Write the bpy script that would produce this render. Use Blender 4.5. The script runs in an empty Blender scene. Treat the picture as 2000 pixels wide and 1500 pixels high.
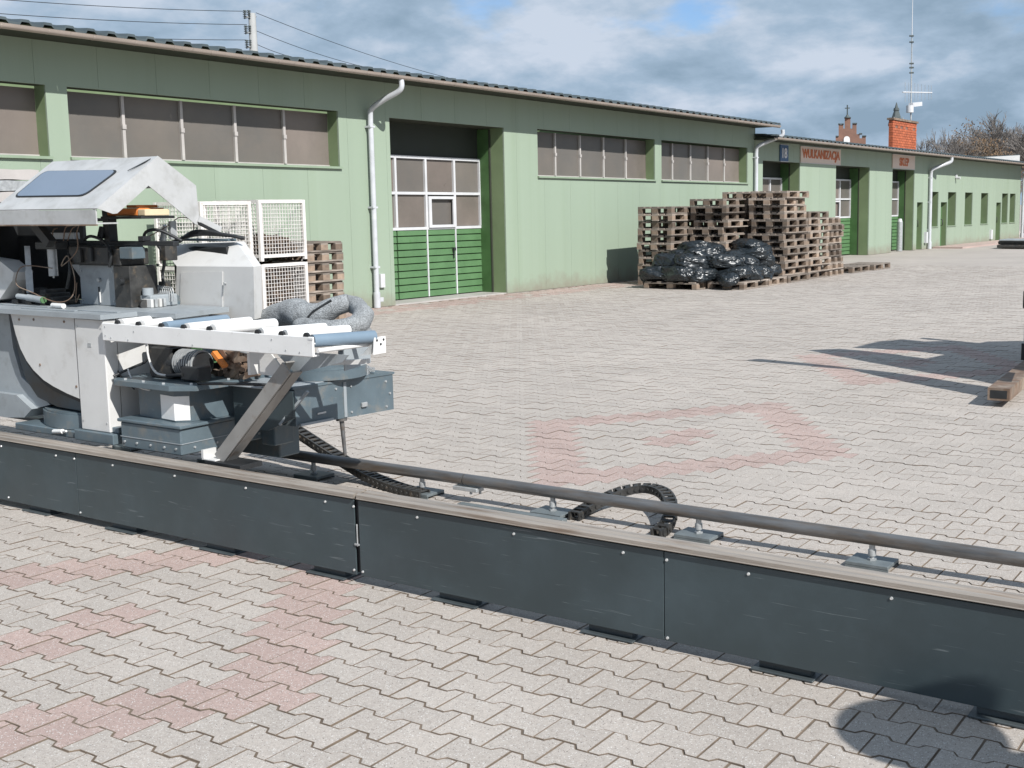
import bpy, bmesh, math, random
import numpy as np
from mathutils import Vector, Matrix, noise as mnoise
R = math.radians
random.seed(7)
sc = bpy.context.scene
COL = sc.collection

# ------------------------------------------------------------------ camera
F_PX, PITCH, ROLL, CAMH, HEAD = 2305.643, R(7.54556), R(-0.702545), 1.63176, R(122.58666)
PPX, PPY = 1168.5, 709.0
CAM = np.array([2.75997, -3.58064, CAMH])
_cp, _sp = math.cos(PITCH), math.sin(PITCH)
FW = np.array([math.cos(HEAD) * _cp, math.sin(HEAD) * _cp, -_sp])
RT = np.array([math.sin(HEAD), -math.cos(HEAD), 0.0])
UP = np.cross(RT, FW)
_cr, _sr = math.cos(ROLL), math.sin(ROLL)
RT, UP = _cr * RT + _sr * UP, -_sr * RT + _cr * UP
cam_d = bpy.data.cameras.new('camera'); cam = bpy.data.objects.new('camera', cam_d); COL.objects.link(cam)
m = Matrix((( RT[0], UP[0], -FW[0], CAM[0]), (RT[1], UP[1], -FW[1], CAM[1]), (RT[2], UP[2], -FW[2], CAM[2]), (0, 0, 0, 1)))
cam.matrix_world = m
cam_d.sensor_width = 36.0
cam_d.lens = F_PX / 2000 * 36.0
cam_d.shift_x = (1000 - PPX) / 2000
cam_d.shift_y = (PPY - 750) / 2000
cam_d.clip_start = 0.05; cam_d.clip_end = 3000
sc.camera = cam

# ------------------------------------------------------------------ world, sun, exposure
SUN_EL = R(40); SUN_DIR = Vector((0.935, -0.355, 0)).normalized()      # towards the sun, horizontal part
w = bpy.data.worlds.new('World'); sc.world = w; w.use_nodes = True
nt = w.node_tree; nt.nodes.clear()
def N(tree, t, **kw):
    n = tree.nodes.new(t)
    for k, v in kw.items():
        if k.startswith('in_'):
            key = k[3:]; key = int(key) if key.isdigit() else key.replace('_', ' ')
            n.inputs[key].default_value = v
        else: setattr(n, k, v)
    return n
def L(tree, a, b): tree.links.new(a, b)
sky = N(nt, 'ShaderNodeTexSky', sky_type='NISHITA', sun_disc=False, sun_elevation=SUN_EL,
        sun_rotation=math.atan2(SUN_DIR.x, SUN_DIR.y))
tc = N(nt, 'ShaderNodeTexCoord')
sep = N(nt, 'ShaderNodeSeparateXYZ'); L(nt, tc.outputs['Generated'], sep.inputs[0])
zc = N(nt, 'ShaderNodeMath', operation='MAXIMUM', in_1=0.0); L(nt, sep.outputs[2], zc.inputs[0])
za = N(nt, 'ShaderNodeMath', operation='ADD', in_1=0.34); L(nt, zc.outputs[0], za.inputs[0])
dx = N(nt, 'ShaderNodeMath', operation='DIVIDE'); L(nt, sep.outputs[0], dx.inputs[0]); L(nt, za.outputs[0], dx.inputs[1])
dy = N(nt, 'ShaderNodeMath', operation='DIVIDE'); L(nt, sep.outputs[1], dy.inputs[0]); L(nt, za.outputs[0], dy.inputs[1])
cb = N(nt, 'ShaderNodeCombineXYZ'); L(nt, dx.outputs[0], cb.inputs[0]); L(nt, dy.outputs[0], cb.inputs[1])
ofa = N(nt, 'ShaderNodeVectorMath', operation='ADD'); ofa.inputs[1].default_value = (3.1, 1.7, 0); L(nt, cb.outputs[0], ofa.inputs[0])
n1 = N(nt, 'ShaderNodeTexNoise', in_Scale=3.4, in_Detail=12.0, in_Roughness=0.56, in_Distortion=0.05); L(nt, ofa.outputs[0], n1.inputs['Vector'])
ramp1 = N(nt, 'ShaderNodeMapRange', interpolation_type='SMOOTHSTEP', in_1=0.33, in_2=0.50); lowz = N(nt, 'ShaderNodeMapRange', in_1=0.0, in_2=0.22, in_3=0.16, in_4=0.0); L(nt, sep.outputs[2], lowz.inputs[0])
cov = N(nt, 'ShaderNodeMath', operation='ADD'); L(nt, n1.outputs['Fac'], cov.inputs[0]); L(nt, lowz.outputs[0], cov.inputs[1])
L(nt, cov.outputs[0], ramp1.inputs[0])
off = N(nt, 'ShaderNodeVectorMath', operation='ADD'); off.inputs[1].default_value = (5.3, 2.1, 0); L(nt, ofa.outputs[0], off.inputs[0])
n2 = N(nt, 'ShaderNodeTexNoise', in_Scale=3.0, in_Detail=12.0, in_Roughness=0.58, in_Distortion=0.1); L(nt, off.outputs[0], n2.inputs['Vector'])
cr = N(nt, 'ShaderNodeValToRGB'); L(nt, n2.outputs['Fac'], cr.inputs[0])
e = cr.color_ramp.elements
e[0].position = 0.39; e[0].color = (0.275, 0.385, 0.505, 1)
e[1].position = 0.62; e[1].color = (0.60, 0.68, 0.80, 1)
el = e.new(0.50); el.color = (0.38, 0.50, 0.64, 1)
csc = N(nt, 'ShaderNodeVectorMath', operation='SCALE'); csc.inputs['Scale'].default_value = 10.0; L(nt, cr.outputs[0], csc.inputs[0])
mixc = N(nt, 'ShaderNodeMix', data_type='RGBA'); L(nt, ramp1.outputs[0], mixc.inputs[0])
blue = N(nt, 'ShaderNodeVectorMath', operation='MULTIPLY'); blue.inputs[1].default_value = (0.95, 1.15, 1.45); L(nt, sky.outputs[0], blue.inputs[0])
L(nt, blue.outputs[0], mixc.inputs[6]); L(nt, csc.outputs[0], mixc.inputs[7])
bg = N(nt, 'ShaderNodeBackground', in_1=0.084); L(nt, mixc.outputs[2], bg.inputs[0])
wo = N(nt, 'ShaderNodeOutputWorld'); L(nt, bg.outputs[0], wo.inputs[0])

sd = bpy.data.lights.new('sun', 'SUN'); sd.energy = 5.0; sd.angle = R(0.53); sd.color = (1.0, 0.985, 0.955)
so = bpy.data.objects.new('sun', sd); COL.objects.link(so)
sv = Vector((SUN_DIR.x * math.cos(SUN_EL), SUN_DIR.y * math.cos(SUN_EL), math.sin(SUN_EL)))
so.rotation_euler = sv.to_track_quat('Z', 'Y').to_euler(); so.location = (8, -6, 12)
vs = sc.view_settings; vs.view_transform = 'Standard'; vs.look = 'None'; vs.exposure = 0.25; vs.gamma = 1.0; vs.use_curve_mapping = False

# ------------------------------------------------------------------ helpers: photo geometry -> metres
def ray(px, py): return FW + RT * (px - PPX) / F_PX - UP * (py - PPY) / F_PX
def aty(px, py, y):
    d = ray(px, py); return tuple(CAM + d * (y - CAM[1]) / d[1])
def atx(px, py, x):
    d = ray(px, py); return tuple(CAM + d * (x - CAM[0]) / d[0])
def atz(px, py, z):
    d = ray(px, py); return tuple(CAM + d * (z - CAM[2]) / d[2])
def atdist(px, py, D):
    d = ray(px, py); return tuple(CAM + d * D / math.hypot(d[0], d[1]))

# ------------------------------------------------------------------ object helpers
ORG = {}
def prop(o, label=None, cat=None, group=None, kind=None):
    if label: o['label'] = label
    if cat: o['category'] = cat
    if group: o['group'] = group
    if kind: o['kind'] = kind
    return o
def thing(name, label, cat, loc=(0, 0, 0), rz=0.0, group=None):
    o = bpy.data.objects.new(name, None); COL.objects.link(o)
    o.empty_display_size = 0.1
    o.location = loc; o.rotation_euler = (0, 0, rz)
    ORG[o] = Matrix.Translation(Vector(loc)) @ Matrix.Rotation(rz, 4, 'Z')
    return prop(o, label, cat, group)
def structure(name):
    o = bpy.data.objects.new(name, None); COL.objects.link(o); o['kind'] = 'structure'; ORG[o] = Matrix.Identity(4); return o
class MB:
    def __init__(s): s.v = []; s.f = []; s.m = []; s.sm = []; s.cur = 0
    def add(s, vs, fs, smooth=False):
        b = len(s.v); s.v += [tuple(map(float, v)) for v in vs]
        for f in fs: s.f.append(tuple(i + b for i in f)); s.m.append(s.cur); s.sm.append(smooth)
        return s
    def box(s, x0, x1, y0, y1, z0, z1):
        return s.add([(x0,y0,z0),(x1,y0,z0),(x1,y1,z0),(x0,y1,z0),(x0,y0,z1),(x1,y0,z1),(x1,y1,z1),(x0,y1,z1)],
                     [(0,3,2,1),(4,5,6,7),(0,1,5,4),(1,2,6,5),(2,3,7,6),(3,0,4,7)])
    def cbox(s, x0, x1, y0, y1, z0, z1, c=0.004):
        """box with chamfered edges"""
        bm = bmesh.new(); bmesh.ops.create_cube(bm, size=1.0)
        for v in bm.verts: v.co = Vector(((x0+x1)/2+v.co.x*(x1-x0), (y0+y1)/2+v.co.y*(y1-y0), (z0+z1)/2+v.co.z*(z1-z0)))
        bmesh.ops.bevel(bm, geom=bm.edges[:], offset=c, segments=1, affect='EDGES')
        bm.verts.ensure_lookup_table(); bm.verts.index_update()
        s.add([v.co[:] for v in bm.verts], [tuple(v.index for v in f.verts) for f in bm.faces]); bm.free(); return s
    def hexa(s, p):   # 8 points: bottom loop 4, top loop 4
        return s.add(p, [(0,3,2,1),(4,5,6,7),(0,1,5,4),(1,2,6,5),(2,3,7,6),(3,0,4,7)])
    def prism(s, poly, d):
        """poly: list of 3D points, extruded by vector d"""
        n = len(poly); d = Vector(d)
        a = [Vector(p) for p in poly]; b = [p + d for p in a]
        nrm = Vector((0,0,0))
        for i in range(n): nrm += a[i].cross(a[(i+1) % n])
        fs = [tuple(range(n)), tuple(range(2*n-1, n-1, -1))]
        fs += [(i, n+i, n+(i+1) % n, (i+1) % n) for i in range(n)]
        if nrm.dot(d) > 0: fs = [tuple(reversed(f)) for f in fs]
        return s.add([p[:] for p in a+b], fs)
    def cyl(s, p0, p1, r, n=12, r1=None, caps=True, smooth=True):
        p0 = Vector(p0); p1 = Vector(p1); r1 = r if r1 is None else r1
        ax = (p1-p0).normalized(); t = Vector((0,0,1)) if abs(ax.z) < 0.9 else Vector((1,0,0))
        u = ax.cross(t).normalized(); v = ax.cross(u)
        vs = []
        for p, rr in ((p0, r), (p1, r1)):
            for i in range(n):
                a = 2*math.pi*i/n; vs.append((p + u*math.cos(a)*rr + v*math.sin(a)*rr)[:])
        b = len(s.v)
        s.add(vs, [(i, (i+1) % n, n+(i+1) % n, n+i) for i in range(n)], smooth)
        if caps: s.add(vs, [tuple(range(n-1, -1, -1)), tuple(range(n, 2*n))])
        return s
    def tube(s, pts, r, n=8, smooth=True, closed_caps=True):
        P = [Vector(p) for p in pts]; rs = r if isinstance(r, (list, tuple)) else [r]*len(P)
        vs = []; prev = None
        for i, p in enumerate(P):
            t = (P[min(i+1, len(P)-1)] - P[max(i-1, 0)]).normalized()
            if prev is None:
                a = Vector((0,0,1)) if abs(t.z) < 0.9 else Vector((1,0,0)); u = t.cross(a).normalized()
            else:
                u = (prev - t*prev.dot(t)); u = u.normalized() if u.length > 1e-6 else t.orthogonal().normalized()
            prev = u; v = t.cross(u)
            for k in range(n):
                a = 2*math.pi*k/n; vs.append((p + (u*math.cos(a)+v*math.sin(a))*rs[i])[:])
        fs = []
        for i in range(len(P)-1):
            for k in range(n): fs.append((i*n+k, i*n+(k+1) % n, (i+1)*n+(k+1) % n, (i+1)*n+k))
        s.add(vs, fs, smooth)
        if closed_caps: s.add(vs, [tuple(range(n-1, -1, -1)), tuple(range((len(P)-1)*n, len(P)*n))])
        return s
    def obox(s, p0, p1, w, h, up=(0,0,1)):
        """beam from p0 to p1, width w, height h"""
        p0 = Vector(p0); p1 = Vector(p1); ax = (p1-p0).normalized(); up = Vector(up)
        sd = ax.cross(up).normalized(); u = sd.cross(ax)
        q = []
        for p in (p0, p1):
            q += [p - sd*w/2 - u*h/2, p + sd*w/2 - u*h/2, p + sd*w/2 + u*h/2, p - sd*w/2 + u*h/2]
        return s.add([x[:] for x in q], [(0,1,2,3),(7,6,5,4),(0,4,5,1),(1,5,6,2),(2,6,7,3),(3,7,4,0)])
    def build(s, name, mats, parent=None, label=None, fix=True):
        me = bpy.data.meshes.new(name)
        inv = ORG[parent].inverted() if parent in ORG else None
        if inv is not None: vs = [(inv @ Vector(v))[:] for v in s.v]
        else: vs = s.v
        me.from_pydata(vs, [], s.f)
        mats = mats if isinstance(mats, (list, tuple)) else [mats]
        for mm in mats: me.materials.append(mm)
        me.polygons.foreach_set('material_index', s.m)
        me.polygons.foreach_set('use_smooth', s.sm)
        if fix:
            bm = bmesh.new(); bm.from_mesh(me)
            bmesh.ops.remove_doubles(bm, verts=bm.verts, dist=1e-5) if False else None
            bmesh.ops.recalc_face_normals(bm, faces=bm.faces); bm.to_mesh(me); bm.free()
        me.update()
        o = bpy.data.objects.new(name, me); COL.objects.link(o)
        if parent is not None: o.parent = parent
        ORG[o] = ORG[parent] if parent in ORG else Matrix.Identity(4)
        if label: o['label'] = label
        return o
def smooth_path(pts, k=6):
    P = [Vector(p) for p in pts]; out = []
    for i in range(len(P)-1):
        p0 = P[max(i-1, 0)]; p1 = P[i]; p2 = P[i+1]; p3 = P[min(i+2, len(P)-1)]
        for j in range(k):
            t = j/k
            out.append(0.5*((2*p1) + (-p0+p2)*t + (2*p0-5*p1+4*p2-p3)*t*t + (-p0+3*p1-3*p2+p3)*t**3))
    out.append(P[-1]); return out

# ------------------------------------------------------------------ materials
MATS = {}
def mat(name, col, rough=0.6, metal=0.0, var=0.12, vscale=3.0, bump=0.15, bscale=80.0, spec=0.5, col2=None, c2=(0.55, 0.75), c2scale=6.0,
        c2detail=8.0, coords='Object', stretch=None, fine=0.0, finescale=300.0, bdist=0.002, rand=0.0, scratch=0.0, dirtz=0.0):
    M = bpy.data.materials.new(name); M.use_nodes = True; t = M.node_tree; t.nodes.clear()
    out = N(t, 'ShaderNodeOutputMaterial'); b = N(t, 'ShaderNodeBsdfPrincipled')
    L(t, b.outputs[0], out.inputs[0])
    b.inputs['Roughness'].default_value = rough; b.inputs['Metallic'].default_value = metal
    b.inputs['Specular IOR Level'].default_value = spec
    if coords == 'World':
        g = N(t, 'ShaderNodeNewGeometry'); vec = g.outputs['Position']
    else:
        c = N(t, 'ShaderNodeTexCoord'); vec = c.outputs['Object']
    if stretch:
        mp = N(t, 'ShaderNodeMapping'); mp.inputs['Scale'].default_value = stretch; L(t, vec, mp.inputs[0]); vec = mp.outputs[0]
    n = N(t, 'ShaderNodeTexNoise', in_Scale=vscale, in_Detail=6.0, in_Roughness=0.6); L(t, vec, n.inputs['Vector'])
    mr = N(t, 'ShaderNodeMapRange', in_1=0.3, in_2=0.7, in_3=1-var, in_4=1+var); L(t, n.outputs['Fac'], mr.inputs[0])
    base = N(t, 'ShaderNodeRGB'); base.outputs[0].default_value = (*col, 1); cur = base.outputs[0]
    if col2:
        n3 = N(t, 'ShaderNodeTexNoise', in_Scale=c2scale, in_Detail=c2detail, in_Roughness=0.65); L(t, vec, n3.inputs['Vector'])
        r3 = N(t, 'ShaderNodeMapRange', in_1=c2[0], in_2=c2[1]); L(t, n3.outputs['Fac'], r3.inputs[0])
        mx = N(t, 'ShaderNodeMix', data_type='RGBA'); mx.inputs[7].default_value = (*col2, 1)
        L(t, r3.outputs[0], mx.inputs[0]); L(t, cur, mx.inputs[6]); cur = mx.outputs[2]
    if scratch > 0:
        mp2 = N(t, 'ShaderNodeMapping'); mp2.inputs['Scale'].default_value = (2.6, 30, 75); mp2.inputs['Rotation'].default_value = (0, 0.12, 0); L(t, vec, mp2.inputs[0])
        ns = N(t, 'ShaderNodeTexNoise', in_Scale=1.6, in_Detail=2.0, in_Roughness=0.5, in_Distortion=0.7); L(t, mp2.outputs[0], ns.inputs['Vector'])
        rs = N(t, 'ShaderNodeMapRange', in_1=0.69, in_2=0.75, in_3=0, in_4=scratch); L(t, ns.outputs['Fac'], rs.inputs[0])
        mx = N(t, 'ShaderNodeMix', data_type='RGBA'); mx.inputs[7].default_value = (0.45, 0.48, 0.48, 1)
        L(t, rs.outputs[0], mx.inputs[0]); L(t, cur, mx.inputs[6]); cur = mx.outputs[2]
    if dirtz > 0:      # splashed dirt along the foot of the wall
        gd = N(t, 'ShaderNodeNewGeometry'); sz = N(t, 'ShaderNodeSeparateXYZ'); L(t, gd.outputs['Position'], sz.inputs[0])
        nd = N(t, 'ShaderNodeTexNoise', in_Scale=2.2, in_Detail=9.0, in_Roughness=0.7); L(t, gd.outputs['Position'], nd.inputs['Vector'])
        hz = N(t, 'ShaderNodeMapRange', in_1=0.0, in_2=dirtz, in_3=0.62, in_4=0.0); L(t, sz.outputs[2], hz.inputs[0])
        ah = N(t, 'ShaderNodeMath', operation='ADD'); L(t, hz.outputs[0], ah.inputs[0]); L(t, nd.outputs['Fac'], ah.inputs[1])
        rh = N(t, 'ShaderNodeMapRange', in_1=0.72, in_2=1.15, in_3=0.0, in_4=0.75); L(t, ah.outputs[0], rh.inputs[0])
        mx = N(t, 'ShaderNodeMix', data_type='RGBA'); mx.inputs[7].default_value = (0.22, 0.19, 0.15, 1)
        L(t, rh.outputs[0], mx.inputs[0]); L(t, cur, mx.inputs[6]); cur = mx.outputs[2]
    vm = N(t, 'ShaderNodeVectorMath', operation='SCALE'); L(t, cur, vm.inputs[0]); L(t, mr.outputs[0], vm.inputs['Scale']); cur = vm.outputs[0]
    if rand > 0:
        oi = N(t, 'ShaderNodeObjectInfo'); rr = N(t, 'ShaderNodeMapRange', in_1=0, in_2=1, in_3=1-rand, in_4=1+rand); L(t, oi.outputs['Random'], rr.inputs[0])
        v2 = N(t, 'ShaderNodeVectorMath', operation='SCALE'); L(t, cur, v2.inputs[0]); L(t, rr.outputs[0], v2.inputs['Scale']); cur = v2.outputs[0]
    if fine > 0:
        nf = N(t, 'ShaderNodeTexNoise', in_Scale=finescale, in_Detail=2.0); L(t, vec, nf.inputs['Vector'])
        rf = N(t, 'ShaderNodeMapRange', in_1=0.35, in_2=0.65, in_3=1-fine, in_4=1+fine); L(t, nf.outputs['Fac'], rf.inputs[0])
        v2 = N(t, 'ShaderNodeVectorMath', operation='SCALE'); L(t, cur, v2.inputs[0]); L(t, rf.outputs[0], v2.inputs['Scale']); cur = v2.outputs[0]
    L(t, cur, b.inputs['Base Color'])
    rn = N(t, 'ShaderNodeMapRange', in_1=0.3, in_2=0.7, in_3=max(0.03, rough-0.1), in_4=min(1, rough+0.1)); L(t, n.outputs['Fac'], rn.inputs[0]); L(t, rn.outputs[0], b.inputs['Roughness'])
    if bump > 0:
        nb = N(t, 'ShaderNodeTexNoise', in_Scale=bscale, in_Detail=4.0); L(t, vec, nb.inputs['Vector'])
        bp = N(t, 'ShaderNodeBump', in_Strength=bump, in_Distance=bdist); L(t, nb.outputs['Fac'], bp.inputs['Height']); L(t, bp.outputs[0], b.inputs['Normal'])
    MATS[name] = M; return M

def paver_mat(name, col):
    M = bpy.data.materials.new(name); M.use_nodes = True; t = M.node_tree; t.nodes.clear()
    out = N(t, 'ShaderNodeOutputMaterial'); b = N(t, 'ShaderNodeBsdfPrincipled'); L(t, b.outputs[0], out.inputs[0])
    b.inputs['Roughness'].default_value = 0.88; b.inputs['Specular IOR Level'].default_value = 0.35
    g = N(t, 'ShaderNodeNewGeometry'); pos = g.outputs['Position']
    at = N(t, 'ShaderNodeAttribute', attribute_name='shade'); oi = N(t, 'ShaderNodeObjectInfo')
    ad = N(t, 'ShaderNodeMath', operation='ADD'); L(t, at.outputs['Fac'], ad.inputs[0]); L(t, oi.outputs['Random'], ad.inputs[1])
    fr = N(t, 'ShaderNodeMath', operation='FRACT'); L(t, ad.outputs[0], fr.inputs[0])
    vb = N(t, 'ShaderNodeMapRange', in_1=0, in_2=1, in_3=0.94, in_4=1.05); L(t, fr.outputs[0], vb.inputs[0])
    # large stains and tyre wear
    n1 = N(t, 'ShaderNodeTexNoise', in_Scale=0.45, in_Detail=8.0, in_Roughness=0.62, in_Distortion=0.6); L(t, pos, n1.inputs['Vector'])
    r1 = N(t, 'ShaderNodeMapRange', in_1=0.32, in_2=0.68, in_3=0.90, in_4=1.07); L(t, n1.outputs['Fac'], r1.inputs[0])
    # faint darker wheel marks along the yard
    mp = N(t, 'ShaderNodeMapping'); mp.inputs['Scale'].default_value = (0.9, 0.16, 1); mp.inputs['Rotation'].default_value = (0, 0, 0.5); L(t, pos, mp.inputs[0])
    n4 = N(t, 'ShaderNodeTexNoise', in_Scale=0.8, in_Detail=7.0, in_Roughness=0.6, in_Distortion=1.3); L(t, mp.outputs[0], n4.inputs['Vector'])
    r4 = N(t, 'ShaderNodeMapRange', in_1=0.56, in_2=0.72, in_3=1.0, in_4=0.86); L(t, n4.outputs['Fac'], r4.inputs[0])
    # aggregate speckle
    v = N(t, 'ShaderNodeTexVoronoi', in_Scale=330.0); L(t, pos, v.inputs['Vector'])
    sp = N(t, 'ShaderNodeSeparateColor'); L(t, v.outputs['Color'], sp.inputs[0])
    r2 = N(t, 'ShaderNodeMapRange', in_1=0, in_2=1, in_3=0.86, in_4=1.14); L(t, sp.outputs[0], r2.inputs[0])
    gp = N(t, 'ShaderNodeMath', operation='GREATER_THAN', in_1=0.965); L(t, sp.outputs[1], gp.inputs[0])
    dk = N(t, 'ShaderNodeMath', operation='LESS_THAN', in_1=0.018); L(t, sp.outputs[1], dk.inputs[0])
    n3 = N(t, 'ShaderNodeTexNoise', in_Scale=45.0, in_Detail=4.0); L(t, pos, n3.inputs['Vector'])
    r3 = N(t, 'ShaderNodeMapRange', in_1=0.3, in_2=0.7, in_3=0.93, in_4=1.07); L(t, n3.outputs['Fac'], r3.inputs[0])
    cur = None
    for a in (vb, r1, r4, r2, r3):
        if cur is None: cur = a.outputs[0]; continue
        mm = N(t, 'ShaderNodeMath', operation='MULTIPLY'); L(t, cur, mm.inputs[0]); L(t, a.outputs[0], mm.inputs[1]); cur = mm.outputs[0]
    s1 = N(t, 'ShaderNodeVectorMath', operation='SCALE'); s1.inputs[0].default_value = col; L(t, cur, s1.inputs['Scale'])
    mx = N(t, 'ShaderNodeMix', data_type='RGBA'); mx.inputs[7].default_value = (0.62, 0.60, 0.57, 1); L(t, gp.outputs[0], mx.inputs[0]); L(t, s1.outputs[0], mx.inputs[6])
    mx2 = N(t, 'ShaderNodeMix', data_type='RGBA'); mx2.inputs[7].default_value = (0.14, 0.12, 0.11, 1); L(t, dk.outputs[0], mx2.inputs[0]); L(t, mx.outputs[2], mx2.inputs[6])
    L(t, mx2.outputs[2], b.inputs['Base Color'])
    bp = N(t, 'ShaderNodeBump', in_Strength=0.5, in_Distance=0.0015); L(t, sp.outputs[0], bp.inputs['Height']); L(t, bp.outputs[0], b.inputs['Normal'])
    MATS[name] = M; return M
PAV_G = (0.405, 0.360, 0.320); PAV_R = (0.400, 0.300, 0.265)
m_pav = paver_mat('grey_concrete_paver', PAV_G)
m_pavr = paver_mat('red_concrete_paver', PAV_R)
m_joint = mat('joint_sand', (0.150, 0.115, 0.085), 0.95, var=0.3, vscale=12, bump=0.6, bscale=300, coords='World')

def far_paving():
    M = bpy.data.materials.new('far_paving'); M.use_nodes = True; t = M.node_tree; t.nodes.clear()
    out = N(t, 'ShaderNodeOutputMaterial'); b = N(t, 'ShaderNodeBsdfPrincipled'); L(t, b.outputs[0], out.inputs[0])
    b.inputs['Roughness'].default_value = 0.9; b.inputs['Specular IOR Level'].default_value = 0.3
    g = N(t, 'ShaderNodeNewGeometry'); pos = g.outputs['Position']
    br = N(t, 'ShaderNodeTexBrick', offset=0.5, in_Scale=1.0); L(t, pos, br.inputs['Vector'])
    br.inputs['Color1'].default_value = (0.405, 0.362, 0.325, 1); br.inputs['Color2'].default_value = (0.385, 0.345, 0.310, 1)
    br.inputs['Mortar'].default_value = (0.30, 0.265, 0.235, 1)
    br.inputs['Mortar Size'].default_value = 0.004; br.inputs['Brick Width'].default_value = 0.2; br.inputs['Row Height'].default_value = 0.136
    n1 = N(t, 'ShaderNodeTexNoise', in_Scale=0.45, in_Detail=8.0, in_Roughness=0.62, in_Distortion=0.6); L(t, pos, n1.inputs['Vector'])
    r1 = N(t, 'ShaderNodeMapRange', in_1=0.32, in_2=0.68, in_3=0.90, in_4=1.07); L(t, n1.outputs['Fac'], r1.inputs[0])
    s = N(t, 'ShaderNodeVectorMath', operation='SCALE'); L(t, br.outputs['Color'], s.inputs[0]); L(t, r1.outputs[0], s.inputs['Scale'])
    L(t, s.outputs[0], b.inputs['Base Color']); return M
m_far = far_paving()

# wall paints
m_green = mat('light_green_cladding', (0.278, 0.340, 0.259), 0.55, var=0.05, vscale=0.7, bump=0.12, bscale=220, stretch=(1, 1, 0.02), coords='World',
              col2=(0.25, 0.31, 0.225), c2=(0.50, 0.80), c2scale=1.6, spec=0.35, dirtz=0.5)
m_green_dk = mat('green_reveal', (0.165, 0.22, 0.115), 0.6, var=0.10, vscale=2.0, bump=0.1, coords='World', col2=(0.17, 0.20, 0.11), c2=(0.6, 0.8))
m_green_gate = mat('gate_green', (0.088, 0.180, 0.078), 0.5, var=0.12, vscale=3, bump=0.05, coords='World', col2=(0.05, 0.13, 0.04), c2=(0.58, 0.8))
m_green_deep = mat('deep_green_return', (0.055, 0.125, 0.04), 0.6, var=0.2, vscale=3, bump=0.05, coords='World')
m_lintel_shade = mat('lintel_shade_dark', (0.022, 0.028, 0.02), 0.7, var=0.2, coords='World')  # near-black: recess shade above the gate glazing put into the colour
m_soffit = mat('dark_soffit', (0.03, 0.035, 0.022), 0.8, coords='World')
m_pane = mat('brown_translucent_pane', (0.122, 0.113, 0.103), 0.35, col2=(0.15, 0.13, 0.112), c2=(0.4, 0.7), c2scale=0.9, var=0.14, vscale=0.5, rand=.12, bump=0.05, bscale=30, coords='World', spec=0.25)
m_pane_lt = mat('pale_brown_pane', (0.18, 0.152, 0.133), 0.35, col2=(0.13, 0.115, 0.10), c2=(0.45, 0.75), c2scale=0.8, var=0.12, rand=.1, vscale=0.9, bump=0.05, bscale=30, coords='World', spec=0.25)
m_mull = mat('window_mullion_grey', (0.42, 0.39, 0.37), 0.5, var=0.1, coords='World')
m_white = mat('white_frame', (0.56, 0.56, 0.57), 0.45, var=0.08, coords='World')
m_pipe = mat('downpipe_grey', (0.50, 0.51, 0.53), 0.35, var=0.1, vscale=5, coords='World')
m_gutter = mat('gutter_brown', (0.34, 0.285, 0.245), 0.45, var=0.1, coords='World')
m_roof = mat('dark_roof_sheet', (0.085, 0.105, 0.11), 0.4, var=0.2, vscale=2, coords='World', metal=0.2)
m_sill = mat('sill_green', (0.245, 0.31, 0.22), 0.5, var=0.08, coords='World')
m_black = mat('black_metal', (0.018, 0.019, 0.02), 0.5, var=0.3, vscale=8)
m_dirtblk = mat('greasy_black', (0.035, 0.034, 0.032), 0.55, var=0.5, vscale=14, col2=(0.12, 0.09, 0.06), c2=(0.55, 0.75), c2scale=20, bump=0.4)
m_slate = mat('slate_guard_paint', (0.038, 0.053, 0.058), 0.40, var=0.12, vscale=2.5, bump=0.05, bscale=60, coords='World', spec=0.5, scratch=0.18,
              col2=(0.048, 0.066, 0.073), c2=(0.45, 0.7), c2scale=3)
m_blue = mat('blue_grey_machine_paint', (0.098, 0.130, 0.148), 0.42, var=0.16, vscale=5, bump=0.15, bscale=90, col2=(0.17, 0.165, 0.15), c2=(0.53, 0.72), c2scale=11, c2detail=12, scratch=.15)
m_blue_lt = mat('pale_blue_grey_paint', (0.29, 0.315, 0.33), 0.45, var=0.12, vscale=6, bump=0.1, col2=(0.22, 0.235, 0.24), c2=(0.52, 0.7), c2scale=12)
m_wht = mat('off_white_machine_paint', (0.585, 0.575, 0.555), 0.48, var=0.06, vscale=4, bump=0.08, bscale=60, col2=(0.47, 0.45, 0.42), c2=(0.54, 0.76), c2scale=7)
m_wht2 = mat('bright_white_paint', (0.72, 0.71, 0.69), 0.42, var=0.05, vscale=6, bump=0.08, col2=(0.52, 0.50, 0.47), c2=(0.60, 0.76), c2scale=18)
m_platesteel = mat('grey_plate_steel', (0.15, 0.17, 0.175), 0.5, metal=0.2, var=0.2, vscale=12)
m_foot = mat('dark_foot_steel', (0.055, 0.065, 0.068), 0.5, var=0.3)
m_rail = mat('worn_rail_steel', (0.36, 0.315, 0.27), 0.5, metal=0.35, var=0.18, vscale=6, bump=0.2, bscale=120, coords='World', stretch=(0.25, 4, 4), col2=(0.20, 0.14, 0.10), c2=(0.5, 0.72), c2scale=10)
m_tube = mat('round_guide_steel', (0.17, 0.17, 0.17), 0.42, metal=0.55, var=0.25, vscale=9, bump=0.15, coords='World', stretch=(0.4, 3, 3), col2=(0.15, 0.115, 0.085), c2=(0.45, 0.7), c2scale=8)
m_galv = mat('galvanised_steel', (0.42, 0.43, 0.43), 0.45, metal=0.4, var=0.2, vscale=20, bump=0.1)
m_zinc = mat('bolt_head_zinc', (0.75, 0.75, 0.74), 0.3, metal=0.6, var=0.1)
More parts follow.
